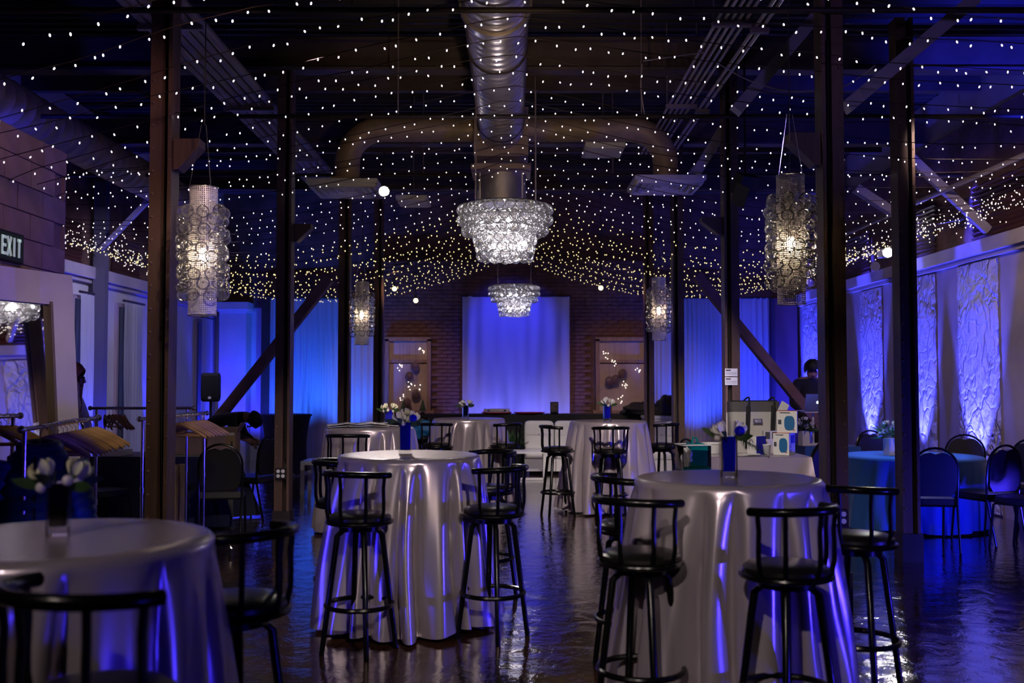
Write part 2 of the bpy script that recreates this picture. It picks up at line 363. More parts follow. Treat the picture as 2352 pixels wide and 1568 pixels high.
# ================================================================== SETTING
YF = -4.5
struct(MB().box((0, (YF + YB) / 2, -.05), (XR - XL + 1.4, YB - YF + 1.4, .1)).build('floor', M_floor, smooth=False))
# corrugated roof deck
m = MB(); prof = []
y = YF
while y < YB + .3:
    prof += [(y, 0), (y + .06, 0), (y + .085, .05), (y + .145, .05)]; y += .17
m.add([(x, py, ZC + pz) for x in (XL - .3, XR + .3) for py, pz in prof], [(i, i + 1, len(prof) + i + 1, len(prof) + i) for i in range(len(prof) - 1)])
struct(m.build('ceiling', M_roof, smooth=False))
# ---- right wall: smooth plaster with rough strips, ledge and brick band above
wr = struct(MB().box((XR + .15, (YF + YB) / 2, ZC / 2), (.3, YB - YF, ZC)).build('wall_right', M_plast, smooth=False))
for k, (a, b) in enumerate(STRIPS):
    def fr(u, v, a=a, b=b):
        e = .03 * (R.random() - .5)
        return (XR - .012 - .02 * sin(pi * min(1, max(0, u))) ** .5 - .010 * R.random(), lerp(a, b, u) + (e if 0 < v < 1 else 0), .02 + (ZLR - .1) * v)
    MB().grid(fr, 10, 40).build('rough_plaster_strip', M_rough, wr)
struct(MB().box((XR - .05, (YF + YB) / 2, ZLR + .08), (.14, YB - YF, .16)).box((XR - .02, (YF + YB) / 2, ZLR - .03), (.08, YB - YF, .05)).build('trim_1', M_plast, smooth=False))
# brick band with shutters above the ledge
M_brickd = mat('brick_dark', (.16, .085, .075), .85, vary=.4, vscale=3, bump=.5, bscale=14)
MB().box((XR - .01, (YF + YB) / 2, ZLR + .9), (.03, YB - YF, 1.5)).build('brick_band', M_brickd, wr, smooth=False)
def shutter(parent, x, y0, y1, z0, z1, sx):
    mm = MB(); n = int((z1 - z0) / .055)
    pr = []
    for i in range(n): pr += [(0, z0 + i * .055), (.03, z0 + i * .055 + .0275)]
    pr.append((0, z0 + n * .055))
    mm.add([(x + sx * px, yy, pz) for yy in (y0, y1) for px, pz in pr], [(i, i + 1, len(pr) + i + 1, len(pr) + i) for i in range(len(pr) - 1)])
    return mm.build('corrugated_shutter', M_shut, parent, smooth=False)
M_shut = mat('shutter_maroon', (.09, .03, .035), .5)
for y0 in (8.2, 10.6, 13.0, 15.4): shutter(wr, XR - .03, y0, y0 + 1.35, ZLR + .18, ZLR + .85, -1)
# ---- left wall
wl = struct(MB().box((XL - .15, (YF + YB) / 2, ZC / 2), (.3, YB - YF, ZC)).build('wall_left', M_plastw, smooth=False))
MB().box((XL + .01, (YF + YB) / 2, ZL + .95), (.03, YB - YF, 1.5)).build('brick_band', M_brickd, wl, smooth=False)
struct(MB().box((XL + .06, (YF + YB) / 2, ZL + .08), (.16, YB - YF, .16)).box((XL + .03, (YF + YB) / 2, ZL - .03), (.1, YB - YF, .05)).build('trim_2', M_plast, smooth=False))
for y0 in (12.3, 14.4, 16.6): shutter(wl, XL + .03, y0, y0 + 1.1, ZL + .18, ZL + .75, 1)
# ---- back wall
wb = struct(MB().box((0, YB + .15, ZC / 2), (XR - XL + .6, .3, ZC)).build('wall_back', M_plastw, smooth=False))
MB().box((0, YB - .015, ZL + 1.2), (XR - XL, .05, 2.3)).build('brick_band', M_brickd, wb, smooth=False)
struct(MB().box((0, YF - .1, ZC / 2), (XR - XL + .6, .2, ZC)).build('wall_front', M_brickd, smooth=False))
# central brick wall between the last posts (one object for each brick in sight, the rest joined)
BX0, BX1, BY = -2.66, 2.74, YB - .16
wc = struct(MB().box((lerp(BX0, BX1, .5), YB - .08, 2.0), (BX1 - BX0, .12, 4.0)).build('wall_centre', M_mortar, smooth=False))
bm_ = MB().box((0, 0, 0), (.206, .03, .062)).mesh('brick', M_brick, False)
WIN = [(P(893, 780, YB).x, P(988, 780, YB).x), (P(1370, 776, YB).x, P(1483, 776, YB).x)]
WZ0, WZ1 = .95, P(900, 780, YB).z
DRX = (P(1060, 700, YB).x, P(1309, 700, YB).x); DRZ = P(1200, 680, YB).z
rest = MB(); cnt = 0
row = 0; z = .06
while z < 3.95:
    x = BX0 + (.108 if row % 2 else .0) + .1
    while x < BX1 - .1:
        inwin = any(a - .14 < x < b + .14 for a, b in WIN) and WZ0 - .05 < z < WZ1 + .05
        hid = (DRX[0] + .12 < x < DRX[1] - .12 and z < DRZ - .05)
        if not inwin and not hid:
            off = R.uniform(-.004, .004)
            if 1.25 < z < 2.75 and cnt < 300: link('brick', bm_, wc, (x, BY + off, z)); cnt += 1
            else: rest.box((x, BY + off, z), (.206, .03, .062))
        x += .216
    z += .0735; row += 1
stuff(rest.build('brickwork', M_brick, wc, smooth=False))
# windows in the brick wall
M_pane = mat('frosted_pane', (.46, .36, .36), .35, vary=.06)
for k, (a, b) in enumerate(WIN):
    yy = BY - .03; W = struct(MB().box(((a + b) / 2, yy + .04, (WZ0 + WZ1) / 2), (b - a, .05, WZ1 - WZ0)).build('window_%d' % (k + 1), M_mortar, smooth=False))
    fw = .075
    for nm, c, s_ in (('window_jamb', (a, yy - .03, (WZ0 + WZ1) / 2), (fw, .14, WZ1 - WZ0)), ('window_jamb', (b, yy - .03, (WZ0 + WZ1) / 2), (fw, .14, WZ1 - WZ0)),
                      ('window_head', ((a + b) / 2, yy - .03, WZ1), (b - a + fw, .14, fw)), ('window_sill', ((a + b) / 2, yy - .05, WZ0), (b - a + .2, .2, .06)),
                      ('meeting_rail', ((a + b) / 2, yy - .02, WZ1 - .43), (b - a - fw, .08, .06))):
        MB().box(c, s_).build(nm, M_wood, W, smooth=False)
    MB().box(((a + b) / 2, yy, WZ1 - .22), (b - a - fw, .02, .36)).build('pane', M_pane, W, smooth=False)
    MB().box(((a + b) / 2, yy, (WZ0 + WZ1 - .46) / 2), (b - a - fw, .02, WZ1 - .5 - WZ0)).build('pane', M_pane, W, smooth=False)
# pilasters in the back left corner, pillar in the back right corner
x0, x1 = P(503, 800, 19.3).x, P(565, 800, 19.3).x
pl = MB().box(((x0 + x1) / 2, 19.5, ZL / 2), (x1 - x0, .4, ZL)); pl.box(((x0 + x1) / 2, 19.48, ZL + .06), (x1 - x0 + .1, .5, .14)); pl.box(((x0 + x1) / 2, 19.49, ZL - .03), (x1 - x0 + .05, .45, .05))
struct(pl.build('trim_3', M_plastw, smooth=False))
x0, x1 = P(606, 800, YB).x, P(626, 800, YB).x
struct(MB().box(((x0 + x1) / 2, YB - .12, 1.6), (x1 - x0, .2, 3.2)).build('trim_4', M_dark, smooth=False))
struct(MB().box((5.30, 19.45, ZL / 2 + .1), (.42, .5, ZL + .2)).build('trim_5', mat('pillar_plum', (.10, .05, .09), .6), smooth=False))
# partition of concrete blocks on the near left
PX = -3.72; PE = 8.25; PT = 3.46
wp = struct(MB().box((PX - .11, (1.0 + PE) / 2, PT / 2), (.16, PE - 1.0 - .04, PT - .02)).build('wall_partition', mat('block_mortar', (.22, .15, .15), .9), smooth=False))
bb = MB().box((0, 0, 0), (.03, .394, .194)).mesh('concrete_block', M_block, False)
bb2 = MB().box((0, 0, 0), (.19, .02, .194)).mesh('concrete_block', M_block, False)
for i in range(17):
    zz = .1 + i * .203
    for j in range(12):
        yy = PE - .2 - j * .404 - (.202 if i % 2 else 0)
        link('concrete_block', bb, wp, (PX - .015 + R.uniform(-.002, .002), yy, zz))
    link('concrete_block', bb2, wp, (PX - .1, PE - .005, zz))

# ================================================================== POSTS, BEAMS, ROOF
ZB = 4.74
ROWS = (6.96, 10.2, 13.4, 16.6)
def post(px, d, side, label, outlet=False, z1=ZB, group='riveted posts in two rows'):
    x = P(px, 875, d).x
    o = thing('riveted_post', label, 'post', (x, d, 0), 0, group)
    W, D = .15, .17; s = side            # side=+1: the wide flange lies towards +x
    H = z1
    MB().box((s * .034, 0, H / 2), (.082, D, H)).build('wide_flange', M_post, o, smooth=False)
    MB().box((-s * .062, 0, H / 2), (.026, D, H)).build('inner_plate', M_post, o, smooth=False)
    MB().box((-s * .026, .03, H / 2), (.05, .05, H)).build('web', M_dark, o, smooth=False)
    MB().box((0, 0, .12), (W + .03, D + .03, .24)).build('plinth', M_dark, o, smooth=False)
    rv = MB(); z = .45
    while z < H - .1:
        rv.sphere((s * .055, -D / 2, z), .011, 8, 6, sc=(1, .7, 1)); rv.sphere((-s * .062, -D / 2, z + .08), .008, 6, 4, sc=(1, .7, 1)); z += .16
    stuff(rv.build('rivets', M_rivet, o))
    # cables running down the recess
    for q in (0, 1):
        pth = [(-s * .02 + .012 * q + .008 * sin(zz * 2.3 + q), -.03 - .02 * sin(zz * 1.1 + q * 2), zz) for zz in [.75 + i * .2 for i in range(17)]]
        MB().tube(pth, .006, 6).build('cable', M_blackm, o)
    if outlet:
        b = MB().box((0, -D / 2 - .02, .62), (.105, .045, .11)).build('outlet_box', M_blackm, o, smooth=False)
        for ox in (-.024, .024):
            for oz in (-.024, .024):
                MB().cyl((ox, -D / 2 - .042, .62 + oz), (ox, -D / 2 - .047, .62 + oz), .018, n=12).build('socket', M_white, b)
    # corbel left from an older roof
    return o
PL = [post(371, ROWS[0], -1, 'riveted brown post on the left beside the clothes racks'), post(653, ROWS[1], -1, 'riveted brown post with a four-socket outlet, left of the middle satin table', True),
      post(791, ROWS[2], -1, 'third riveted post of the left row, beside the far left tube lamp'), post(869, ROWS[3], -1, 'thin farthest post of the left row by the left brick wall window')]
PR = [post(1912, ROWS[0], 1, 'thick riveted brown post right behind the right front table', True), post(1679, ROWS[1], 1, 'riveted post carrying two white printed sheets'),
      post(1557, ROWS[2], 1, 'third riveted post of the right row, beside the far right tube lamp'), post(1491, ROWS[3], 1, 'thin farthest post of the right row by the right brick wall window')]
post(2081, 8.7, -1, 'single riveted post on the far right in front of the blue table', group='outer posts')
o = thing('steel_column', 'dark steel column standing against the left wall, lit blue at its foot', 'post', (P(229, 800, 13.7).x, 13.7, 0))
for c, s_ in (((0, -.06, 2.37), (.16, .015, 4.74)), ((0, .06, 2.37), (.16, .015, 4.74)), ((0, 0, 2.37), (.012, .12, 4.74))):
    MB().box(c, s_).build('web' if s_[0] < .05 else 'flange', mat('column_blue_grey', (.12, .11, .16), .5), o, smooth=False)
# corbels on the posts
def corbel(po, s, px0, px1, yt, yb, d, label):
    a = P(px0, yt, d - .02); b = P(px1, yb, d - .02)
    L = abs(b.x - a.x); H = a.z - b.z
    poly = [(0, 0), (L, 0), (L, -H * .25), (.18 * L, -H), (0, -H)]
    xin = a.x if s > 0 else b.x
    y0, y1 = d - .07, d + .07
    ob = MB().prism(poly, lambda u, v: (xin + s * u, y0, a.z + v), lambda u, v: (xin + s * u, y1, a.z + v)).build('timber_corbel', M_post, smooth=False)
    tag(ob, label, 'bracket', 'timber corbels on posts')
corbel(PL[0], 1, 404, 462, 322, 392, ROWS[0], 'wedge-shaped timber corbel high on the near left post')
corbel(PL[1], 1, 676, 716, 515, 556, ROWS[1], 'wedge-shaped timber corbel on the left post with the outlet')
corbel(PR[0], -1, 1810, 1880, 308, 382, ROWS[0], 'wedge-shaped timber corbel high on the near right post')
corbel(PR[1], -1, 1610, 1658, 500, 540, ROWS[1], 'wedge-shaped timber corbel on the right post with the sheets')
# raking braces at the third row
def brace(pts, d, label, w=.17):
    a, b = P(*pts[0], d), P(*pts[1], d)
    dirv = (b - a).normalized(); t = (b.z) / -dirv.z; e = b + dirv * (t - .06)
    ob = MB().bar(a, e, .12, w, up=(0, 1, 0)).build('raking_brace', mat('brace_plum', (.19, .10, .10), .6, vary=.2), smooth=False)
    return tag(ob, label, 'brace', 'raking braces')
brace(((757, 640), (530, 925)), 13.2, 'slanting timber brace on the left above the bending person')
brace(((1600, 632), (1870, 962)), 13.2, 'slanting timber brace on the right behind the cooler bag')
# roof beams
for k, d in enumerate(ROWS):
    ob = MB().box((lerp(XL, XR, .5), d, ZB + .02), (XR - XL, .2, .03)).box((lerp(XL, XR, .5), d, ZB + .33), (XR - XL, .2, .03)).box((lerp(XL, XR, .5), d, ZB + .18), (XR - XL, .02, .3)).build('roof_beam', M_beam, smooth=False)
    tag(ob, 'steel roof beam across the hall over the %s pair of posts' % ['nearest', 'second', 'third', 'farthest'][k], 'beam', 'roof beams')
for k, d in enumerate((8.6, 11.8, 15.0, 18.2)):
    ob = MB().box((lerp(XL, XR, .5), d, 5.14), (XR - XL, .1, .26)).build('purlin', M_beam, smooth=False)
    tag(ob, 'dark purlin under the roof deck, %s from the camera' % ORD[k], 'beam', 'purlins')
# tie rods
for k, (y_, zz) in enumerate(((12, 0), (262, 0), (399, 0))):
    h = 4.10 - HC; d = h * F / (875 - y_)
    ob = MB().cyl((XL, d, 4.10), (XR, d, 4.10), .022, n=10).build('tie_rod', M_wire)
    tag(ob, 'black tie rod crossing under the round duct, %s from the camera' % ORD[k], 'rod', 'tie rods')
    # hangers down from the roof
    for x in (-1.1, 1.25): MB().cyl((x, d, 4.1), (x, d, ZC), .006, n=6).build('hanger_rod', M_pipe2, ob)
# knee braces on the right
for k, (a, b, d) in enumerate((((1690, 255), (1872, 40), 8.3), ((1942, 248), (2235, 0), 7.6), ((2092, 362), (2270, 530), 11.5), ((1600, 395), (1680, 265), 10.3), ((1580, 410), (1640, 340), 12.6), ((1965, 432), (2048, 486), 12.6))):
    A, B = P(*a, d), P(*b, d)
    ob = MB().bar(A, B, .10, .13 if k != 2 else .07, up=(0, 1, 0)).build('roof_brace', mat('brace_blue_grey', (.34, .30, .40), .6, vary=.15), smooth=False)
    tag(ob, ['wide diagonal brace left of the near right post, lit violet', 'long diagonal brace rising to the upper right corner', 'thin blue diagonal strut over the right wall',
             'short diagonal brace beside the conduit run', 'small far diagonal brace beside the right elbow duct', 'thin strut between the two right posts'][k], 'brace', 'diagonal roof braces')
A, B = P(338, 463, 13.4), P(232, 572, 13.6)
tag(MB().bar(A, B, .06, .06, up=(0, 1, 0)).build('roof_brace', MATS['brace_blue_grey'], smooth=False), 'thin pale strut running from the left column up to a post', 'brace', 'diagonal roof braces')
# conduit runs
def run(pxs, yref, zc, y0, y1, r, name, label, mat_, n=10, group=None):
    o = thing(name, label, 'pipe', (0, y0, 0), 0, group)
    xs = []
    for px in pxs:
        x = (px - 1176) / (875 - yref) * (zc - HC); xs.append(x)
        MB().cyl((x, 0, zc), (x, y1 - y0, zc), r, n=n).build('pipe', mat_, o)
        k = 2.2
    yy = 2.0
    while yy < y1 - y0:
        MB().box((sum(xs) / len(xs), yy, zc - r - .02), (max(xs) - min(xs) + .09, .05, .04)).build('strut', M_pipe2, o, smooth=False)
        MB().cyl((min(xs) - .03, yy, zc), (min(xs) - .03, yy, ZC), .006, n=6).build('strut_rod', M_pipe2, o)
        yy += 2.4
    return o
run((296, 318, 346, 372, 398, 425), 13, 4.45, 3.5, 14.5, .042, 'pipe_run', 'bundle of thick brown pipes running along the left of the roof', M_pipe2)
run((1663, 1680, 1697, 1714, 1731), 20, 4.45, 3.5, 12.6, .014, 'conduit_run', 'row of thin parallel conduits along the right of the roof', M_pipe, 8)
run((1765, 1782), 20, 4.40, 3.5, 12.6, .016, 'conduit_run', 'pair of loose conduits right of the thin parallel row', M_pipe, 8)
o = thing('cable_rail', 'sloping bundle of blue-lit rails above the right wall', 'pipe', (0, 6, 0))
for k in range(3): MB().cyl((5.0 + .05 * k, 0, 3.74 + .035 * k), (5.0 + .05 * k, 13, 3.74 + .035 * k), .018, n=8).build('pipe', M_pipe, o)
# round ducts
def spiral(x, z, r, y0, y1, name, label, mat_, step=.13, n=32):
    o = thing(name, label, 'duct', (x, y0, z)); pr = []
    m_ = MB(); yy = 0; rings = []
    while yy < y1 - y0:
        rings += [(yy, r), (yy + step - .03, r), (yy + step - .02, r + .008), (yy + step - .005, r + .008)]; yy += step
    vs = [(rr * cos(2 * pi * k / n), yy, rr * sin(2 * pi * k / n)) for yy, rr in rings for k in range(n)]
    m_.add(vs, [(i * n + k, (i + 1) * n + k, (i + 1) * n + (k + 1) % n, i * n + (k + 1) % n) for i in range(len(rings) - 1) for k in range(n)])
    m_.build('duct_body', mat_, o, ang=60); return o
DX = -.125; DZ = 4.42; DR = .25
dk = spiral(DX, DZ, DR, 4.8, 11.2, 'spiral_duct', 'large round spiral duct running down the middle of the roof', M_galv)
MB().lathe([(DR - .02, 0), (DR + .03, 0), (DR + .03, .1), (DR - .02, .1)], 32).build('coupling', M_galv, dk); 
cp_ = [o for o in dk.children if o.name.startswith('coupling')][0]; cp_.rotation_euler = (-pi / 2, 0, 0); cp_.location = (0, 2.6, 0)
for yy in (1.2, 3.6, 6.0): MB().tube([(DR * 1.02 * cos(a), yy, DR * 1.02 * sin(a)) for a in [pi * 2 * k / 24 for k in range(24)]], .012, 6, closed=True).build('hanger_strap', M_dark, dk)
pb = thing('duct_plenum', 'square metal plenum at the end of the round duct', 'duct', (DX, 11.5, 0))
MB().box((0, 0, 4.38), (.62, .62, .56)).build('plenum_box', M_ductp, pb, smooth=False)
MB().box((0, 0, 3.98), (.68, .66, .06)).build('plenum_collar', M_ductp, pb, smooth=False)
MB().grid(lambda u, v: (.29 * sin((u - .5) * pi), -.29 * cos((u - .5) * pi) * .6, 3.95 - .34 * v), 16, 2).build('drop_collar', M_galv, pb)
MB().box((0, .1, 3.78), (.5, .4, .34)).build('drop_box', M_galv, pb, smooth=False)
def branch(sx, label, px_el, px_d, yd):
    o = thing('branch_duct', label, 'duct', (DX, 11.5, 0))
    X = P(px_el, 360, 11.5).x - DX; zt = P(1000, 297, 11.5).z; zb = P(1000, 418, 11.5).z
    pts = [(sx * .3, 0, zt), (X - sx * .4, 0, zt)] + [(X - sx * .4 + sx * .4 * sin(a), 0, zt - .4 * (1 - cos(a))) for a in [pi / 2 * k / 6 for k in range(1, 7)]] + [(X, 0, zb)]
    MB().tube(pts, .145, 20).build('duct_body', M_ductp, o, ang=25)
    g = MB().box((X, 0, zb), (.34, .34, .06)).build('collar', M_ductp, o, smooth=False)
    zd = P(px_d, yd, 11.5).z
    df = MB().box((X, 0, zd + .03), (.80, .80, .05)).build('diffuser', M_white, o, smooth=False)
    for k in range(5):
        for ax in (0, 1):
            s_ = .72 - k * .15
            if s_ <= .05: continue
            for sg in (-1, 1):
                c = (X + (sg * s_ / 2 if ax else 0), (0 if ax else sg * s_ / 2), zd - .01 + .006 * k)
                MB().box(c, (.03 if ax else s_, s_ if ax else .03, .05)).build('louvre', M_white, df, smooth=False)
    return o
branch(-1, 'branch duct bending down to a square ceiling diffuser on the left', 798, 793, 436)
branch(1, 'branch duct bending down to a square ceiling diffuser on the right', 1528, 1536, 428)
spiral(-4.75, 4.15, .22, 4.0, 15.5, 'spiral_duct', 'spiral duct along the left wall, lit blue from below', M_ductp, .2, 24)
# ceiling light panels (unlit)
for k, (a, b, d, lb) in enumerate((((1340, 345), (1430, 368), 12.0, 'unlit pale panel hanging right of the round duct'), ((915, 462), (985, 480), 13.0, 'unlit pale panel left of the big bubble chandelier'))):
    A, B = P(*a, d), P(*b, d)
    ob = MB().box(((A.x + B.x) / 2, d, A.z), (abs(B.x - A.x), .62, .05)).box(((A.x + B.x) / 2, d, A.z - .03), (abs(B.x - A.x) - .06, .56, .012)).build('ceiling_panel', M_white, smooth=False)
    tag(ob, lb, 'panel', 'unlit ceiling panels')
    MB().cyl(((A.x + B.x) / 2, d, A.z), ((A.x + B.x) / 2, d, ZC), .006, n=6).build('hanger_rod', M_pipe2, ob)
# spotlight head
c = P(882, 438, 11.0)
o = thing('spotlight', 'round white spotlight shining toward the camera beside the left diffuser', 'lamp', c)
dirv = (Vector((-.4, 5, .6)) - c).normalized()
q = dirv.to_track_quat('Z', 'Y')
h = MB().lathe([(.02, -.16), (.04, -.14), (.05, -.05), (.065, 0), (.065, .02), (.058, .02)], 20).build('housing', M_blackm, o); h.rotation_euler = q.to_euler()
l_ = MB().lathe([(.001, .024), (.056, .024)], 20).build('lens', E_white, o); l_.rotation_euler = q.to_euler()
MB().cyl((0, 0, 0), (0, 0, 4.1 - c.z), .01, n=6).build('stem', M_blackm, o)
spot('spotlight_beam', c + dirv * .06, (-.68, 6.5, 1.05), 330, (1, .92, .82), 22, .9, .05)
# dark stage lamp on the right roof
c = P(1712, 425, 9.6); o = thing('flood_lamp', 'black square flood lamp hanging left of the right tube lamp', 'lamp', c, .5)
MB().box((0, 0, 0), (.22, .12, .2), (.5, 0, 0)).build('housing', M_blackm, o, smooth=False)
MB().box((-.12, -.06, -.12), (.012, .2, .2), (.5, 0, 0)).build('barn_door', M_dark, o, smooth=False)
MB().cyl((0, 0, 0), (0, 0, ZC - c.z), .012, n=6).build('stem', M_blackm, o)
# emergency light on the right wall
c = P(2030, 612, 14.6)
o = thing('emergency_light', 'twin-head emergency light above the right wall ledge, one head lit', 'lamp', (XR - .1, c.y, c.z + .1))
MB().box((0, -.13, .1), (.12, .6, .12)).build('case', M_white, o, smooth=False)
for yy, zz, mt in ((-.40, .06, E_white), (.10, -.08, M_white)):
    hd = MB().lathe([(.03, 0), (.05, .05), (.07, .09)], 16).build('lamp_head', M_white, o, (-.1, yy, zz)); hd.rotation_euler = (Vector((-.6, -1, -.2))).to_track_quat('Z', 'Y').to_euler()
    ln = MB().lathe([(.001, .094), (.066, .094)], 16).build('lens', mt, hd)
spot('emergency_beam', (XR - .2, c.y - .22, c.z + .05), (2.5, 6, 1.2), 40, (1, .95, .85), 60, .8)
# small warm globe lamps on the back wall
for k, (px, py, lb) in enumerate(((906, 663, 'small warm globe lamp above the left window'), (955, 690, 'small warm globe lamp left of the drape, lowest of the three'), (1380, 661, 'small warm globe lamp above the right window'))):
    c = P(px, py, 18.9); o = thing('globe_lamp', lb, 'lamp', c, 0, 'globe lamps')
    MB().sphere((0, 0, 0), .045, 14, 10).build('globe', MATS.get('globe_glow') or mat_emit('globe_glow', (1, .78, .4), 4, False), o, ang=180)
    MB().cyl((0, 0, .04), (0, 0, .10), .022, n=10).build('socket', M_dark, o); MB().cyl((0, 0, .10), (0, 0, ZC - c.z), .008, n=6).build('stem', M_dark, o)
# loose cables under the roof
for k, (pts, d, lb) in enumerate(((((1640, 140), (1720, 185), (1800, 207), (1870, 208), (1940, 198), (2010, 150)), 8.0, 'pale loose cable sagging between the right posts'), (((1478, 140), (1560, 128), (1620, 120)), 8.4, 'short loose cable left of the conduits'),
                                  (((1475, 148), (1472, 200), (1480, 262)), 8.4, 'cable hanging straight down over the right branch duct'))):
    A_ = [P(x_, y_, d) for x_, y_ in pts]; fine = []
    for q in range(len(A_) - 1):
        p0, p1, p2, p3 = A_[max(q - 1, 0)], A_[q], A_[q + 1], A_[min(q + 2, len(A_) - 1)]
        for t in [i / 6 for i in range(6)]: fine.append(.5 * ((2 * p1) + (p2 - p0) * t + (2 * p0 - 5 * p1 + 4 * p2 - p3) * t * t + (3 * p1 - p0 - 3 * p2 + p3) * t ** 3))
    fine.append(A_[-1]); tag(MB().tube(fine, .005, 6).build('loose_cable', M_pipe), lb, 'cable', 'loose cables')
# exit sign on the partition
o = thing('exit_sign', 'dark exit sign with pale letters on the block wall', 'sign', (PX, 7.29, P(20, 567, 7.3).z), 0)
MB().box((.02, 0, 0), (.04, .36, .22)).build('sign_case', M_blackm, o, smooth=False)
MB().box((.041, 0, 0), (.004, .34, .2)).build('sign_face', mat('sign_green', (.03, .06, .05), .2), o, smooth=False)
M_let = mat('sign_letter', (.75, .85, .80), .5, emit=(.6, .8, .75), estr=.25)
def letters(txt, y0, hgt, wid):
    m_ = MB(); st = .022
    for i, chh in enumerate(txt):
        y_ = y0 + i * wid * 1.35; x_ = .046
        def seg(a, b): m_.bar((x_, y_ + a[0] * wid, a[1] * hgt), (x_, y_ + b[0] * wid, b[1] * hgt), st, .006, up=(1, 0, 0))
        if chh == 'E':
            seg((0, -.5), (0, .5)); [seg((0, k), (1, k)) for k in (-.42, 0, .42)]
        if chh == 'X': seg((0, -.5), (1, .5)); seg((1, -.5), (0, .5))
        if chh == 'I': seg((.5, -.5), (.5, .5))
        if chh == 'T': seg((.5, -.5), (.5, .5)); seg((0, .42), (1, .42))
    return m_
letters('EXIT', -.145, .14, .054).build('lettering', M_let, o, smooth=False)
# leaning mirror
o = thing('leaning_mirror', 'tall white framed mirror leaning against the block wall', 'mirror', (-3.40, 7.07, 0), -.326)
lean = math.atan2(.178, 2.36); MHH = 2.36; MY = .5
def mpt(y_, t, off=0): return (-t * sin(lean) + off * cos(lean), y_, t * cos(lean) + off * sin(lean))
def mbox(name, y0, y1, t0, t1, th, mt, off=0):
    vs = [mpt(y_, t, o_) for o_ in (off, off + th) for t in (t0, t1) for y_ in (y0, y1)]
    return MB().add(vs, [(0, 1, 3, 2), (4, 6, 7, 5), (0, 4, 5, 1), (2, 3, 7, 6), (0, 2, 6, 4), (1, 5, 7, 3)]).build(name, mt, o, smooth=False)
mbox('frame_side', -MY, -MY + .2, 0, MHH, .05, M_white); mbox('frame_side', MY - .22, MY, 0, MHH, .05, M_white)
mbox('frame_rail', -MY + .22, MY - .22, MHH - .24, MHH, .05, M_white); mbox('frame_rail', -MY + .22, MY - .22, 0, .22, .05, M_white)
mbox('mirror_glass', -MY + .2, MY - .2, .2, MHH - .22, .012, M_mirror, .012)
for y_ in (-MY + .23, MY - .23): mbox('frame_bead', y_ - .012, y_ + .012, .2, MHH - .22, .05, mat('bead_dark', (.2, .16, .12), .5), .01)

# ================================================================== CURTAINS
def curtain(name, label, p0, p1, z0, z1, amp, folds, mt, seed=0, group=None, rod=True, flare=.0):
    rr = random.Random(seed); p0 = Vector((p0[0], p0[1], 0)); p1 = Vector((p1[0], p1[1], 0)); d = p1 - p0; L = d.length; d.normalize(); nrm = Vector((d.y, -d.x, 0))
    ph = [(rr.uniform(.7, 1.3) * folds * 2 * pi, rr.uniform(0, 6.28), rr.uniform(.3, 1)) for _ in range(4)]
    o = thing(name, label, 'curtain', p0 + Vector((0, 0, z0)), 0, group)
    def f(u, v):
        t = 1 - v; a = amp * (.55 + .45 * t)
        wv = sum(k * sin(w_ * (u + .012 * sin(6 * v + q)) + q) for w_, q, k in ph) / 2
        p = d * (L * (u + flare * t * t * (u - .5))) + nrm * (a * wv)
        return (p.x, p.y, (z1 - z0) * v)
    MB().grid(f, int(max(40, folds * 12)), 10).build('fabric', mt, o, ang=180)
    if rod: MB().cyl(nrm * .0 - d * .05 + Vector((0, 0, z1 - z0)), d * (L + .05) + Vector((0, 0, z1 - z0)), .018, n=8).build('rod', M_dark, o)
    return o
zt = P(1200, 680, YB - .3).z
curtain('window_drape', 'wide white drape lit violet-blue in the middle of the brick wall', (P(1062, 700, YB - .3).x, YB - .3), (P(1308, 700, YB - .3).x, YB - .3), .03, zt, .07, 9, M_drape, 3)
yb = YB - .2; zt = P(700, 690, yb).z + .05
g = 'sheer window curtains on the back wall'
curtain('sheer_curtain', 'sheer blue curtain left of the post with the outlet', (P(618, 800, yb).x, yb), (P(656, 800, yb).x, yb), .05, zt, .03, 5, M_sheer, 5, g)
curtain('sheer_curtain', 'broad bright blue sheer curtain between the second and third left posts', (P(660, 800, yb).x, yb), (P(778, 800, yb).x, yb), .05, zt, .035, 9, M_sheer, 6, g, flare=.15)
curtain('sheer_curtain', 'pale sheer curtain just right of the third left post', (P(796, 800, yb).x, yb), (P(862, 800, yb).x, yb), .05, zt, .03, 5, M_sheer, 7, g)
curtain('sheer_curtain', 'narrow pale sheer curtain between the third and fourth right posts', (P(1500, 800, yb).x, yb), (P(1560, 800, yb).x, yb), .05, zt, .03, 5, M_sheer, 8, g)
curtain('sheer_curtain', 'broad blue sheer curtain left of the post with the sheets', (P(1570, 800, yb).x, yb), (P(1668, 800, yb).x, yb), .05, zt, .035, 8, M_sheer, 9, g)
curtain('sheer_curtain', 'deep blue sheer curtain behind the slanting right brace', (P(1676, 800, yb).x, yb), (P(1768, 800, yb).x, yb), .05, zt, .035, 7, M_sheer, 10, g)
# dark window openings behind the curtains, in the back wall
M_night = mat('night_glass', (.02, .03, .05), .06, coat=.5)
for k, (a, b) in enumerate(((640, 770), (800, 860), (1505, 1660), (1690, 1760))):
    x0, x1 = P(a, 800, YB).x, P(b, 800, YB).x
    W = struct(MB().box(((x0 + x1) / 2, YB - .02, 1.75), (x1 - x0, .04, 2.2)).build('window_%d' % (k + 3), M_night, smooth=False))
    for zz in (.65, 2.05, 2.85): MB().box(((x0 + x1) / 2, YB - .05, zz), (x1 - x0, .05, .07)).build('window_rail', M_dark, W, smooth=False)
    for xx in (x0, (x0 + x1) / 2, x1): MB().box((xx, YB - .05, 1.75), (.06, .05, 2.2)).build('mullion', M_dark, W, smooth=False)
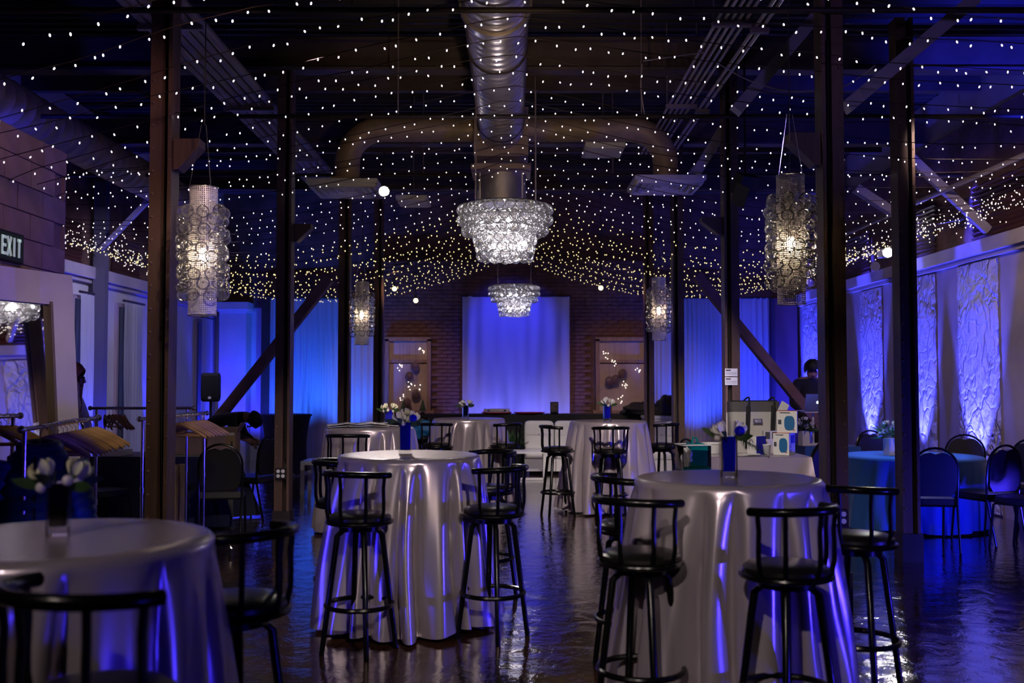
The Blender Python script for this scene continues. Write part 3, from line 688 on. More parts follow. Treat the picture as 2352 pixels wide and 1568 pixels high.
# left wall windows with sheers
M_frame_d = mat('frame_mauve', (.38, .29, .33), .6)
for k, (a, b) in enumerate(((160, 196), (263, 312), (446, 476))):
    ya = (XL) * F / (a - 1176); yb_ = (XL) * F / (b - 1176)
    W = struct(MB().box((XL + .02, (ya + yb_) / 2, 1.55), (.05, yb_ - ya + .06, 2.31)).build('window_%d' % (k + 7), M_frame_d, smooth=False))
    MB().box((XL + .05, (ya + yb_) / 2, 1.55), (.02, yb_ - ya - .06, 2.2)).build('pane', M_night, W, smooth=False)
    curtain('sheer_curtain', ['white sheer curtain beside the leaning mirror', 'white sheer curtain in the brown frame left of the near left post', 'blue-lit sheer curtain in the far left corner'][k], (XL + .12, ya + .05), (XL + .12, yb_ - .05), .4, 2.74, .03, 6, M_sheer, 20 + k, 'sheers on the left wall')

# ================================================================== CHANDELIERS
bub = {}
def bubble(r):
    if r not in bub:
        m_ = MB().sphere((0, 0, 0), r, 16, 10); bub[r] = m_.mesh('glass_bubble', M_glassb, True, 180)
    return bub[r]
def tiered(c, ztop, label, pw=1.0):
    o = thing('bubble_chandelier', label, 'chandelier', (c.x, c.y, c.z), 0, 'tiered bubble chandeliers')
    tiers = ((.385, .205), (.385, .118), (.345, .028), (.245, -.055), (.225, -.128), (.215, -.20))
    br = .047
    for k, (rr, z) in enumerate(tiers):
        n = int(2 * pi * rr / (br * 2 * .98))
        for i in range(n):
            a = 2 * pi * (i + .5 * (k % 2)) / n
            link('glass_bubble', bubble(br), o, (rr * cos(a), rr * sin(a), z + R.uniform(-.006, .006)), (R.random() * 6, R.random() * 6, R.random() * 6))
        r2 = rr - .105; n2 = int(2 * pi * r2 / (br * 2 * 1.02))
        for i in range(n2):
            a = 2 * pi * (i + .3) / n2
            link('glass_bubble', bubble(br), o, (r2 * cos(a), r2 * sin(a), z + R.uniform(-.01, .01)), (R.random() * 6, R.random() * 6, R.random() * 6))
        MB().tube([((rr - .05) * cos(a), (rr - .05) * sin(a), z + .03) for a in [2 * pi * q / 32 for q in range(32)]], .005, 6, closed=True).build('frame_ring', M_chrome, o)
    MB().tube([(.36 * cos(a), .36 * sin(a), .255) for a in [2 * pi * q / 40 for q in range(40)]], .008, 6, closed=True).build('frame_ring', M_chrome, o)
    for a in (0, pi / 2): MB().bar((-.36 * cos(a), -.36 * sin(a), .255), (.36 * cos(a), .36 * sin(a), .255), .02, .008).build('frame_bar', M_chrome, o, smooth=False)
    for q in range(10):
        a = 2 * pi * q / 10; rr = .20 if q % 2 else .12
        MB().sphere((rr * cos(a), rr * sin(a), .10 - .20 * (q % 3 == 0)), .016, 8, 6).build('led_bulb', E_led, o)
    for a in (.6, 2.5, 3.9, 5.6): MB().cyl((.34 * cos(a), .34 * sin(a), .255), (.34 * cos(a), .34 * sin(a), ztop - c.z), .003, n=5).build('suspension_wire', M_pipe2, o)
    for zz, e in ((.12, 7), (-.10, 4)): point('chandelier_light', (c.x, c.y, c.z + zz), e * pw, (1, .90, .95), .05)
    return o
tiered(P(1160, 538, 8.8), 4.2, 'big tiered chandelier of clear glass bubbles under the round duct')
tiered(P(1181, 692, 16.3), ZC, 'smaller far tiered bubble chandelier in front of the violet drape', .5)
def tube_lamp(px, yt, yb_, d, label, seed):
    a, b = P(px, yt, d), P(px, yb_, d); H = a.z - b.z; r = .092; rr_ = random.Random(seed)
    o = thing('tube_chandelier', label, 'chandelier', (a.x, d, b.z), seed, 'perforated tube lamps with glass bubbles')
    n = 40; me = MB(); vs = [(r * cos(2 * pi * k / n), r * sin(2 * pi * k / n), z) for z in (0, H) for k in range(n + 1)]
    me.add(vs, [(k, k + 1, n + 1 + k + 1, n + 1 + k) for k in range(n)]); mesh = me.mesh('perforated_shade', M_perf)
    uvl = mesh.uv_layers.new(name='UVMap'); NU, NV = 44, int(44 * H / (2 * pi * r))
    for lp in mesh.loops:
        vi = lp.vertex_index; uvl.data[lp.index].uv = ((vi % (n + 1)) / n * NU, (vi // (n + 1)) * NV)
    link('perforated_shade', mesh, o)
    for z in (0, H): MB().tube([(r * cos(t), r * sin(t), z) for t in [2 * pi * q / 32 for q in range(32)]], .004, 6, closed=True).build('rim', M_chrome, o)
    rows = 10
    for i in range(rows):
        z = lerp(.14, H - .17, i / (rows - 1)); nb = 7
        for k in range(nb):
            aa = 2 * pi * (k + .5 * (i % 2)) / nb + rr_.uniform(-.12, .12); R2 = r + .040 + rr_.uniform(-.004, .006); bz = z + rr_.uniform(-.012, .012)
            bb_ = link('glass_bubble', bubble(.043), o, (R2 * cos(aa), R2 * sin(aa), bz), (rr_.random() * 6, rr_.random() * 6, rr_.random() * 6))
            MB().cyl(((r - .002) * cos(aa), (r - .002) * sin(aa), bz + .01), ((r + .012) * cos(aa), (r + .012) * sin(aa), bz + .01), .006, n=6).build('stem', M_pipe2, o)
    MB().sphere((0, 0, H * .47), .03, 12, 8, sc=(1, 1, 1.7)).build('bulb', E_lamp, o)
    MB().cyl((0, 0, H * .52), (0, 0, H), .012, n=8).build('socket_stem', M_chrome, o)
    for t in (.3, 2.4, 4.5): MB().cyl((r * cos(t), r * sin(t), H), (.02 * cos(t), .02 * sin(t), H + .42), .002, n=5).build('suspension_wire', M_chrome, o)
    MB().cyl((0, 0, H + .42), (0, 0, ZC - b.z), .004, n=5).build('suspension_wire', M_wire, o)
    point('tube_lamp_light', (a.x, d, b.z + H * .47), 48, (1, .80, .60), .03)
    return o
tube_lamp(468, 431, 724, 6.6, 'glowing perforated tube lamp with glass bubbles hanging by the near left post', 1)
tube_lamp(1815, 404, 698, 6.6, 'glowing perforated tube lamp with glass bubbles hanging by the near right post', 2)
tube_lamp(832, 648, 791, 13.3, 'small far tube lamp with glass bubbles right of the third left post', 3)
tube_lamp(1513, 638, 781, 13.3, 'small far tube lamp with glass bubbles left of the third right post', 4)

# ================================================================== FAIRY LIGHTS
ZR = 3.97
def str_z(x, y, end, zend, sag):
    t = min(1, abs(x - DX * 0) / abs(end)); return lerp(ZR, zend, t) - 4 * sag * t * (1 - t)
bulb_meshes = {}
def bulb_mesh(mt):
    if mt.name not in bulb_meshes: bulb_meshes[mt.name] = MB().sphere((0, 0, 0), .0054, 6, 4, sc=(1, 1, 1.7)).mesh('bulb', mt)
    return bulb_meshes[mt.name]
ys = []; y = 5.35
while y < YB - .5: ys.append(y); y += .385 if y < 12 else .34
nS = len(ys)
for si, y in enumerate(ys):
    part_ = y < PE - .1
    sd_ = lerp(.06, .52, min(1, max(0, (y - 6) / 7)))
    xl, zl, sl = (PX + .02, 3.08 - .03 * (si % 3), -.08) if part_ else (XL + .04, 3.38, sd_)
    xr, zr, sr = (XR - .04, 3.52, sd_)
    jl, jr = R.uniform(-.05, .05), R.uniform(-.05, .05)
    o = thing('fairy_light_string', 'string of fairy lights draped across the ceiling, %s from the camera' % ORD[si], 'string lights', (0, y, ZR), 0, 'fairy light strings across the ceiling')
    pth = []
    wob = [R.uniform(-.06, .06) for _ in range(60)]
    def pos(x):
        if x < 0: z = str_z(x, y, xl, zl, sl + jl)
        else: z = str_z(x, y, xr, zr, sr + jr)
        k = (x + 6) * 2; i = int(k); f_ = k - i; wy = lerp(wob[i % 60], wob[(i + 1) % 60], f_)
        return Vector((x, wy * min(1, abs(x)), z - ZR))
    x = xl
    while x < xr: pth.append(pos(x)); x += .22
    pth.append(pos(xr))
    MB().tube(pth, .0032, 4).build('wire', M_wire, o)
    mt = E_near if y < 9.6 else (E_mid if y < 12.6 else E_far)
    x = xl + .05; jm = MB(); single = y < 7.8
    while x < xr:
        p = pos(x) + Vector((R.uniform(-.02, .02), R.uniform(-.05, .05), -R.uniform(.012, .045)))
        if single: link('bulb', bulb_mesh(mt), o, p, (R.uniform(-.5, .5), R.uniform(-.5, .5), 0))
        else: jm.octa(p, .0068 if y < 12 else .0080, 1.3)
        x += R.uniform(.08, .17)
    if jm.v: stuff(jm.build('bulbs', mt, o, smooth=False))
# dense runs gathered along the side walls
for nm, x, z0, y0, y1, lb in (('r', XR - .12, 3.48, 8.2, YB - .6, 'thick bunch of fairy lights running along the top of the right wall'), ('l', XL + .12, 3.36, 8.6, YB - .6, 'thick bunch of fairy lights running along the top of the left wall')):
    o = thing('fairy_light_garland', lb, 'string lights', (x, y0, z0), 0, 'fairy light garlands on the side walls')
    for q in range(3):
        MB().tube([(R.uniform(-.06, .06), yy, .05 * q - .05 + .04 * sin(yy * 2.1 + q)) for yy in [i * .3 for i in range(int((y1 - y0) / .3) + 1)]], .003, 4).build('wire', M_wire, o)
    jm = MB()
    for _ in range(int((y1 - y0) * 42)):
        yy = R.uniform(0, y1 - y0); sx = -1 if nm == 'r' else 1
        jm.octa((sx * abs(R.gauss(.05, .22)), yy, R.gauss(-.02, .07)), .007, 1.3)
    stuff(jm.build('bulbs', E_mid, o, smooth=False))

# ================================================================== BAR TABLES
def cloth_mesh(rt, H, seed, nf=20, amp=.058, flare=.16, hem=.0):
    rr = random.Random(seed); m_ = MB()
    cs = []; a = 0
    ws = [rr.uniform(.45, 1.7) for _ in range(nf)]; tot = sum(ws)
    for w_ in ws: cs.append((a * 2 * pi / tot, w_ * 2 * pi / tot, rr.uniform(.5, 1.25), rr.uniform(.1, .5))); a += w_
    def fold(th):
        th %= 2 * pi
        for a0, w_, k, s_ in cs:
            if a0 <= th < a0 + w_: 
                u = (th - a0) / w_
                return k * (abs(sin(pi * u)) ** .6 * 2 - 1.25) , s_
        return 0, 0
    NU = 300; NV = 34
    def f(u, v):
        th = 2 * pi * u; fo, s_ = fold(th + .05 * sin(3 * v))
        t = v
        st = max(0, (t - s_ * .12) / (1 - s_ * .12)); st = st ** .5
        r = rt + .006 + flare * t * (.75 + .25 * sin(2 * th + seed)) + amp * fo * st + .010 * st * sin(23 * th + 4 * t + seed)
        r = max(r, rt * .86)
        z = H - (H - hem - .012 * (1 + sin(5 * th + seed))) * t
        return (r * cos(th), r * sin(th), z)
    # rounded edge then drop
    m_.add([(0, 0, H + .004)], [])
    rings = [(.5, .004), (.85, .004), (.965, .004), (.99, .0), (1.004, -.008)]
    vs = []; 
    for k, (q, dz) in enumerate(rings):
        for i in range(NU): th = 2 * pi * i / NU; vs.append((rt * q * cos(th), rt * q * sin(th), H + dz))
    for j in range(1, NV + 1):
        for i in range(NU): vs.append(f(i / NU, (j / NV) ** 1.25))
    o_ = len(m_.v); m_.v += vs; nr = len(rings) + NV
    for i in range(NU): m_.f.append((0, o_ + i, o_ + (i + 1) % NU)); m_.m.append(0)
    for j in range(nr - 1):
        for i in range(NU): m_.f.append((o_ + j * NU + i, o_ + (j + 1) * NU + i, o_ + (j + 1) * NU + (i + 1) % NU, o_ + j * NU + (i + 1) % NU)); m_.m.append(0)
    return m_
TABLES = {}
def bar_table(key, px, py, d, seed, lab_t, lab_c, hem=.02, flare=.14, rz=0, nf=19, amp=.088):
    x = P(px, py, d).x; H = 1.07
    t = thing('cocktail_table', lab_t, 'table', (x, d, 0), 0, 'high round tables')
    MB().lathe([(.43, H - .035), (.445, H - .03), (.445, H - .006), (.44, H - .003), (.0001, H - .003)], 40).build('tabletop', M_wood, t)
    MB().cyl((0, 0, .02), (0, 0, H - .035), .038, n=16).build('pole', M_blackm, t)
    MB().lathe([(.27, 0), (.27, .012), (.05, .03), (.04, .05)], 32).build('base_plate', M_blackm, t)
    c = cloth_mesh(.452, H, seed, nf, amp, flare, hem).build('tablecloth', M_satin, None, (x, d, 0), ang=180); c.rotation_euler = (0, 0, rz)
    tag(c, lab_c, 'tablecloth', 'silver satin tablecloths')
    TABLES[key] = Vector((x, d, H + .005)); return c
bar_table('T1', 132, 1235, 3.05, 11, 'high round table at the lower left corner, under satin', 'silver satin cloth on the nearest high table, lower left corner', nf=15, amp=.085)
bar_table('T2', 940, 1051, 6.5, 12, 'high round table left of centre, under satin', 'silver satin cloth on the high table left of centre, holding the tall blue vase')
bar_table('T3', 1672, 1098, 4.95, 13, 'high round table at the right front, under satin', 'silver satin cloth on the high table at the right front', nf=14, amp=.095)
bar_table('T4', 1077, 962, 12.8, 14, 'far high round table in front of the brick wall, left one', 'silver satin cloth on the far high table below the small chandelier')
bar_table('T5', 1397, 967, 12.0, 15, 'far high round table right of the white sofa', 'silver satin cloth on the far high table right of the white sofa')
bar_table('T6', 850, 980, 10.4, 16, 'high round table with brochures behind the middle one', 'brownish silver satin cloth on the table with the white brochures', flare=.12)

# ================================================================== BAR STOOLS
def arc_pts(r, a0, a1, z, n=20, zr=0): return [(r * cos(lerp(a0, a1, i / n)), r * sin(lerp(a0, a1, i / n)), z + zr * sin(pi * i / n)) for i in range(n + 1)]
def make_stool():
    """back towards -y, sitter faces +y"""
    o = thing('bar_stool', 'x', 'stool', (0, 0, 0), 0, 'black bar stools with curved backs')
    ZS = .765
    MB().lathe([(.001, ZS + .035), (.10, ZS + .034), (.155, ZS + .026), (.178, ZS + .010), (.180, ZS - .005), (.17, ZS - .02), (.001, ZS - .02)][::-1], 32).build('seat', M_seat, o)
    MB().tube([(.185 * cos(t), .185 * sin(t), ZS - .022) for t in [2 * pi * q / 32 for q in range(32)]], .012, 8, closed=True).build('seat_ring', M_black, o)
    MB().lathe([(.09, ZS - .075), (.12, ZS - .07), (.12, ZS - .03), (.09, ZS - .025)], 24).build('swivel_plate', M_black, o)
    ZB_ = 1.015
    MB().tube(arc_pts(.202, -pi + .02, -.02, ZB_, 24, .012), .0185, 12).build('back_rail', M_black, o)
    for a in (-pi + .22, -pi + .80, -pi / 2, -.80, -.22):
        b = Vector((.178 * cos(a), .178 * sin(a), ZS - .02)); t = Vector((.200 * cos(a), .200 * sin(a), ZB_))
        md = b.lerp(t, .45) + Vector((cos(a), sin(a), 0)) * .006
        pts = [b, b.lerp(md, .55) + Vector((cos(a), sin(a), 0)) * .006, md, md.lerp(t, .5) - Vector((cos(a), sin(a), 0)) * .006, t]
        MB().tube(pts, .0105, 8).build('spindle', M_black, o)
    for k in range(4):
        a = pi / 4 + k * pi / 2
        MB().tube([(.085 * cos(a), .085 * sin(a), ZS - .06), (.13 * cos(a), .13 * sin(a), ZS - .10), (.215 * cos(a), .215 * sin(a), .0)], [.0175, .0175, .0155], 10).build('leg', M_black, o)
    MB().tube([(.190 * cos(t), .190 * sin(t), .27) for t in [2 * pi * q / 40 for q in range(40)]], .014, 8, closed=True).build('foot_ring', M_black, o)
    return o
ST = make_stool()
stools = [
    # px, seat y -> depth, rotation (facing direction angle measured from +y, counter-clockwise), label
    (234, 2.36, -.5, 'black bar stool nearest the camera, lower left, its back cutting across the satin'),
    (544, 3.55, 1.15, 'black bar stool right of the lower left table, tan light on its seat'),
    (828, 5.78, -.45, 'black bar stool in front of the middle left table, back to the camera'),
    (1132, 6.1, .95, 'black bar stool at the right side of the middle left table'),
    (794, 6.55, -1.2, 'black bar stool half hidden at the left of the middle left table'),
    (1118, 7.3, 2.3, 'black bar stool just showing its rail behind the middle left table on the right'),
    (800, 9.75, -.1, 'black bar stool at the front of the table with the brochures'),
    (1004, 12.3, -.4, 'black bar stool at the left front of the far left table'),
    (1158, 12.25, .9, 'black bar stool at the right of the far left table'),
    (972, 13.9, -1.9, 'black bar stool carrying the blue jacket'),
    (1281, 11.55, -1.3, 'black bar stool standing free left of the far right table'),
    (1402, 11.35, .05, 'black bar stool at the front of the far right table, back to the camera'),
    (1520, 12.2, .9, 'black bar stool at the right of the far right table'),
    (1470, 4.5, -.6, 'black bar stool at the left front of the right table'),
    (1802, 4.2, .5, 'black bar stool at the right front of the right table, back to the camera'),
    (1448, 5.45, -1.3, 'black bar stool half hidden at the left of the right table'),
    (1965, 5.0, -.75, 'black bar stool at the right of the right table, seat catching white light'),
]
for i, (px, d, rz, lb) in enumerate(stools):
    loc = (P(px, 1000, d).x, d, 0)
    if i == 0: ST.location = loc; ST.rotation_euler = (0, 0, rz); ST['label'] = lb; ST.scale = (1.05,) * 3
    else: copy_tree(ST, None, loc, rz, lb).scale = (1, 1, 1)

# ================================================================== VASES WITH FLOWERS
def petal_mesh(mt, L=.075, W=.045):
    def f(u, v):
        x = (u - .5) * 2; w_ = W / 2 * sin(pi * min(1, v * .86 + .08)) ** .8 * (1 - .55 * v ** 6); 
        if v > .999: w_ = .001
        return (x * w_, .02 + .045 * sin(v * 1.6) + .010 * x * x - .02 * v * v, L * v)
    return MB().grid(f, 4, 7).mesh('petal', mt, True, 180)
PET = {1: petal_mesh(M_petal), 0: petal_mesh(M_petalw)}
core_mesh = MB().lathe([(.004, -.05), (.008, -.02), (.016, 0), (.02, .02), (.012, .045), (.001, .05)], 10).mesh('flower_head', M_leaf)
def flower(parent, loc, tilt, rz, kind, sc=1.0, n=6):
    h = link('flower_head', core_mesh, parent, loc, (tilt, 0, rz)); h.scale = (sc * .62,) * 3
    for k in range(n):
        p = link('petal', PET[kind], h, (0, 0, 0), (R.uniform(-.06, .12), 0, 2 * pi * k / n + R.uniform(-.15, .15)))
    for k in range(3):
        p = link('petal', PET[kind], h, (0, 0, .008), (.18, 0, 2 * pi * k / 3 + .5)); p.scale = (.8, .8, .95)
    return h
pearl = MB().sphere((0, 0, 0), .017, 14, 10).mesh('pearl', M_pearl, True, 180)
def leaf_mesh():
    m_ = MB()
    m_.grid(lambda u, v: ((u - .5) * .035 * sin(pi * (v * .95 + .03)), .02 * sin(2.5 * v), .14 * v), 3, 8); return m_.mesh('leaf', M_leaf, True, 180)
LEAF = leaf_mesh()
def vase(key, px, label, kind, H=.30, wv=.085, flowers=3, rz=.1, ball=True, dark=False, yoff=0):
    t = TABLES[key] if isinstance(key, str) else key
    d = t.y + yoff; x = P(px, 1000, d).x
    o = thing('flower_vase', label, 'vase', (x, d, t.z), rz, 'square glass vases with flowers')
    s_ = wv
    MB().box((0, 0, .014), (s_, s_, .028)).build('glass_base', M_glass, o, smooth=False)
    for sg, ax in ((-1, 0), (1, 0), (-1, 1), (1, 1)):
        MB().box((sg * s_ / 2 if ax == 0 else 0, sg * s_ / 2 if ax == 1 else 0, H / 2), (.003 if ax == 0 else s_, .003 if ax == 1 else s_, H)).build('glass_side', M_glass, o, smooth=False)
    b = MB(); 
    ss = s_ * .44; poly = [(-ss, -ss * .8), (-ss * .8, -ss), (ss * .8, -ss), (ss, -ss * .8), (ss, ss * .8), (ss * .8, ss), (-ss * .8, ss), (-ss, ss * .8)]
    b.prism(poly, lambda u, v: (u * .92, v * .92, .03), lambda u, v: (u, v, H + .002)); b.build('blue_liner', M_bluegl if not dark else mat('navy_glass', (.004, .006, .05), .1), o)
    spots_ = [(-.035, -.02, .02, .5, 1.2), (.045, .0, .02, .5, -1.3), (.0, .045, .05, .4, 2.9), (-.005, -.05, .01, .9, .1)][:flowers]
    for k, (fx, fy, fz, tl, az) in enumerate(spots_):
        flower(o, (fx, fy, H + fz), -tl, az, kind if k < 3 else 1, 1.05 if k < 2 else .8)
    for k in range(6):
        a = R.uniform(0, 6.28); link('pearl', pearl, o, (.052 * cos(a), .052 * sin(a), H + R.uniform(-.012, .02)))
    if ball: MB().sphere((.05, -.035, H + .03), .026, 18, 12).build('blue_bauble', M_bluegl, o, ang=180)
    for k in range(5):
        a = 2 * pi * k / 5 + .4; lf = link('leaf', LEAF, o, (.03 * cos(a), .03 * sin(a), H - .01), (0, 1.25 + R.uniform(-.2, .3), a)); lf.scale = (1, 1, .8)
    return o
vase('T2', 931, 'tall blue vase with cream lilies and pearls on the middle left table', 1, .205, .08, 4)
vase('T3', 1672, 'tall blue vase with a white flower and dark sprig on the right front table', 0, .20, .073, 2, .0)
vase('T1', 138, 'dark blurred vase with cream flowers on the lower left table', 1, .16, .062, 2, .3, False, True, .05)
vase('T6', 893, 'blue vase with a single cream flower on the brochure table', 1, .165, .095, 2, .1, False, yoff=.2)
vase('T4', 1069, 'small dark vase with white blossom on the far left table', 0, .16, .07, 2, .2, False, True)
vase('T5', 1395, 'small blue vase with white chrysanthemum on the far right table', 0, .19, .08, 3, .2, False)
# needle sprig in the right vase
def sprig(parent, base, direction, L, n, col, w=.045):
    d = Vector(direction).normalized(); m_ = MB(); b = Vector(base)
    m_.tube([b, b + d * L * .5 + Vector((0, 0, -.01)), b + d * L + Vector((0, 0, -.04))], [.004, .003, .001], 5)
    for i in range(n):
        t = R.uniform(.1, 1); p = b + d * L * t + Vector((0, 0, -.04 * t * t)); q = Vector((R.uniform(-1, 1), R.uniform(-1, 1), R.uniform(-1, 1))).normalized() * w * (1.1 - .6 * t) + d * w * .6
        s1 = q.cross(Vector((0, .3, 1))).normalized() * .0014; m_.add([p - s1, p + s1, p + q], [(0, 1, 2)])
    return m_.build('pine_sprig', col, parent, smooth=False)
for o in list(COL.objects):
    if o.name.startswith('flower_vase') and 'dark sprig' in o.get('label', ''): sprig(o, (.03, -.03, .20), (1, -.1, -.35), .17, 160, M_leaf)

# ================================================================== CLOTHES RACKS AND HANGERS
def rack(p0, p1, z, label, ext=.06):
    p0 = Vector((p0[0], p0[1], 0)); p1 = Vector((p1[0], p1[1], 0)); d = (p1 - p0); L = d.length; d.normalize()
    rz = atan2(d.y, d.x); o = thing('clothes_rack', label, 'clothes rack', p0, rz, 'chrome clothes racks')
    MB().cyl((-ext, 0, z), (L + ext, 0, z), .013, n=10).build('hanging_bar', M_chrome, o)
    for x in (-ext, L + ext): MB().sphere((x, 0, z), .022, 12, 8).build('end_knob', M_chrome, o)
    for x in (0, L):
        MB().cyl((x, 0, .12), (x, 0, z - .01), .012, n=10).build('upright', M_chrome, o)
        MB().lathe([(.017, z * .55), (.017, z * .55 + .04)], 10, (x, 0, 0)).build('clamp', M_chrome, o)
        MB().tube([(x, -.26, .06), (x, -.24, .10), (x, 0, .12), (x, .24, .10), (x, .26, .06)], .011, 8).build('foot', M_chrome, o)
        for y_ in (-.26, .26): MB().cyl((x, y_, .0), (x, y_, .06), .024, n=12).build('caster', M_blackm, o)
    MB().cyl((0, 0, .125), (L, 0, .125), .010, n=8).build('lower_bar', M_chrome, o)
    return o, p0, d, L
def hanger_meshes():
    m_ = MB(); n = 24
    # contoured wooden shoulders in the local xz plane, bar along y
    def f(u, v):
        t = (u - .5) * 2; x = .215 * t; z = -.05 - .115 * abs(t) ** 1.35; w_ = (.036 - .008 * abs(t)); y_ = -.030 * abs(t) ** 1.8
        a = 2 * pi * v; return (x, y_ + .010 * sin(a) * (1 if abs(t) < .98 else .6), z + w_ / 2 * cos(a))
    m_.grid(f, 24, 8)
    bar = MB().cyl((-.17, -.02, -.150), (.17, -.02, -.150), .006, n=8)
    hook = MB().tube([(0, 0, -.05), (0, 0, -.012), (.018, 0, .006), (.022, 0, .020), (.014, 0, .034), (0, 0, .040), (-.016, 0, .034), (-.022, 0, .022)], .0022, 6)
    return m_.mesh('shoulder_bar', M_hang, True, 60), bar.mesh('trouser_bar', M_hang), hook.mesh('hook', M_chrome)
HM = hanger_meshes()
def hanger(loc, rz, label, grp):
    o = thing('wooden_hanger', label, 'hanger', loc, rz, grp)
    for nm, me in zip(('shoulder_bar', 'trouser_bar', 'hook'), HM): link(nm, me, o)
    return o
def hang_row(rk, z, t0, t1, n, tilt, label, grp):
    o, p0, d, L = rk
    for i in range(n):
        t = lerp(t0, t1, i / max(1, n - 1)) + R.uniform(-.008, .008); p = p0 + d * (L * t)
        lb = label + (', nearest end of its row' if i == 0 else (', far end of its row' if i == n - 1 else ', %s from the near end' % ORD[i]))
        hanger((p.x, p.y, z - .022), atan2(d.y, d.x) + pi / 2 + tilt + R.uniform(-.30, .30), lb, grp)
Z1 = 1.30
a, b = P(58, 965, 5.2), P(222, 943, 6.75)
rk1 = rack((a.x, a.y), (b.x, b.y), Z1, 'chrome clothes rack on the left holding a blue puffer jacket')
hang_row(rk1, Z1, .28, .98, 12, .30, 'bare wooden hanger on the rack with the blue jacket', 'hangers beside the blue jacket')
a, b = P(222, 937, 9.3), P(430, 937, 9.3)
Z2 = P(222, 937, 9.3).z
rk2 = rack((a.x, a.y), (b.x, b.y), Z2, 'chrome clothes rack farther back with its bar square to the camera')
hang_row(rk2, Z2, .1, .30, 6, .75, 'bare wooden hanger on the far square rack', 'hangers on the far rack')
a, b = P(328, 962, 7.65), P(470, 949, 8.95)
Z3 = P(470, 949, 8.95).z
rk3 = rack((a.x, a.y), (b.x, b.y), Z3, 'chrome clothes rack passing behind the near left post')
hang_row(rk3, Z3, .56, .99, 7, .30, 'bare wooden hanger right of the near left post', 'hangers right of the near left post')
a, b = P(-190, 968, 5.6), P(30, 955, 6.3)
Z4 = P(30, 955, 6.3).z
rk4 = rack((a.x, a.y), (b.x, b.y), Z4, 'chrome clothes rack at the left edge in front of the mirror')
hang_row(rk4, Z4, .72, 1.0, 5, .6, 'bare wooden hanger at the left edge of the picture', 'hangers at the left edge')
# blue puffer jacket
M_puff = mat('puffer_blue', (.006, .05, .15), .5, coat=.05, vary=.2, vscale=8)
jc = P(92, 1005, 5.3); jz = Z1 - .14
o = thing('puffer_jacket', 'blue quilted puffer jacket hanging on the left rack', 'jacket', (jc.x, jc.y, 0), .25)
def puff(z0, z1, rx, ry, n=6, cx=0, slant=0):
    m_ = MB()
    def f(u, v):
        k = v * n; b_ = abs(sin(pi * k)) ** .5; s_ = .86 + .14 * b_; tp = (1 - .30 * max(0, v - .75) / .25)
        a_ = 2 * pi * u; return (cx + slant * (1 - v) + rx * s_ * tp * cos(a_), ry * s_ * tp * sin(a_), lerp(z0, z1, v))
    m_.grid(f, 28, n * 6, closed_u=True); return m_
bd = puff(.58, jz, .205, .11, 8); bd.sphere((0, 0, jz), .14, 20, 10, sc=(1, .75, .35)); bd.build('body', M_puff, o, ang=180)
for s_ in (-1, 1):
    m_ = MB(); pa, pb = Vector((s_ * .17, 0, jz - .03)), Vector((s_ * .27, -.02, .68)); n = 9
    pts, rs = [], []
    for i in range(n * 5 + 1): t = i / (n * 5); pts.append(pa.lerp(pb, t)); rs.append((.075 - .025 * t) * (.85 + .15 * abs(sin(pi * t * n)) ** .5))
    m_.tube(pts, rs, 16).build('sleeve', M_puff, o, ang=180)
MB().tube([(.085 * cos(t), .06 * sin(t), jz + .04 + .01 * sin(t)) for t in [2 * pi * q / 24 for q in range(24)]], .034, 10, closed=True).build('collar', M_puff, o)
MB().bar((0, -.112, .6), (0, -.10, jz), .012, .006, up=(0, 1, 0)).build('zipper', M_blackm, o, smooth=False)
MB().tube([(0, 0, jz + .05), (0, 0, Z1 - .02), (.018, 0, Z1 + .0), (.02, 0, Z1 + .012), (0, 0, Z1 + .018), (-.015, 0, Z1 + .010)], .003, 6).build('hanger_hook', M_chrome, o)

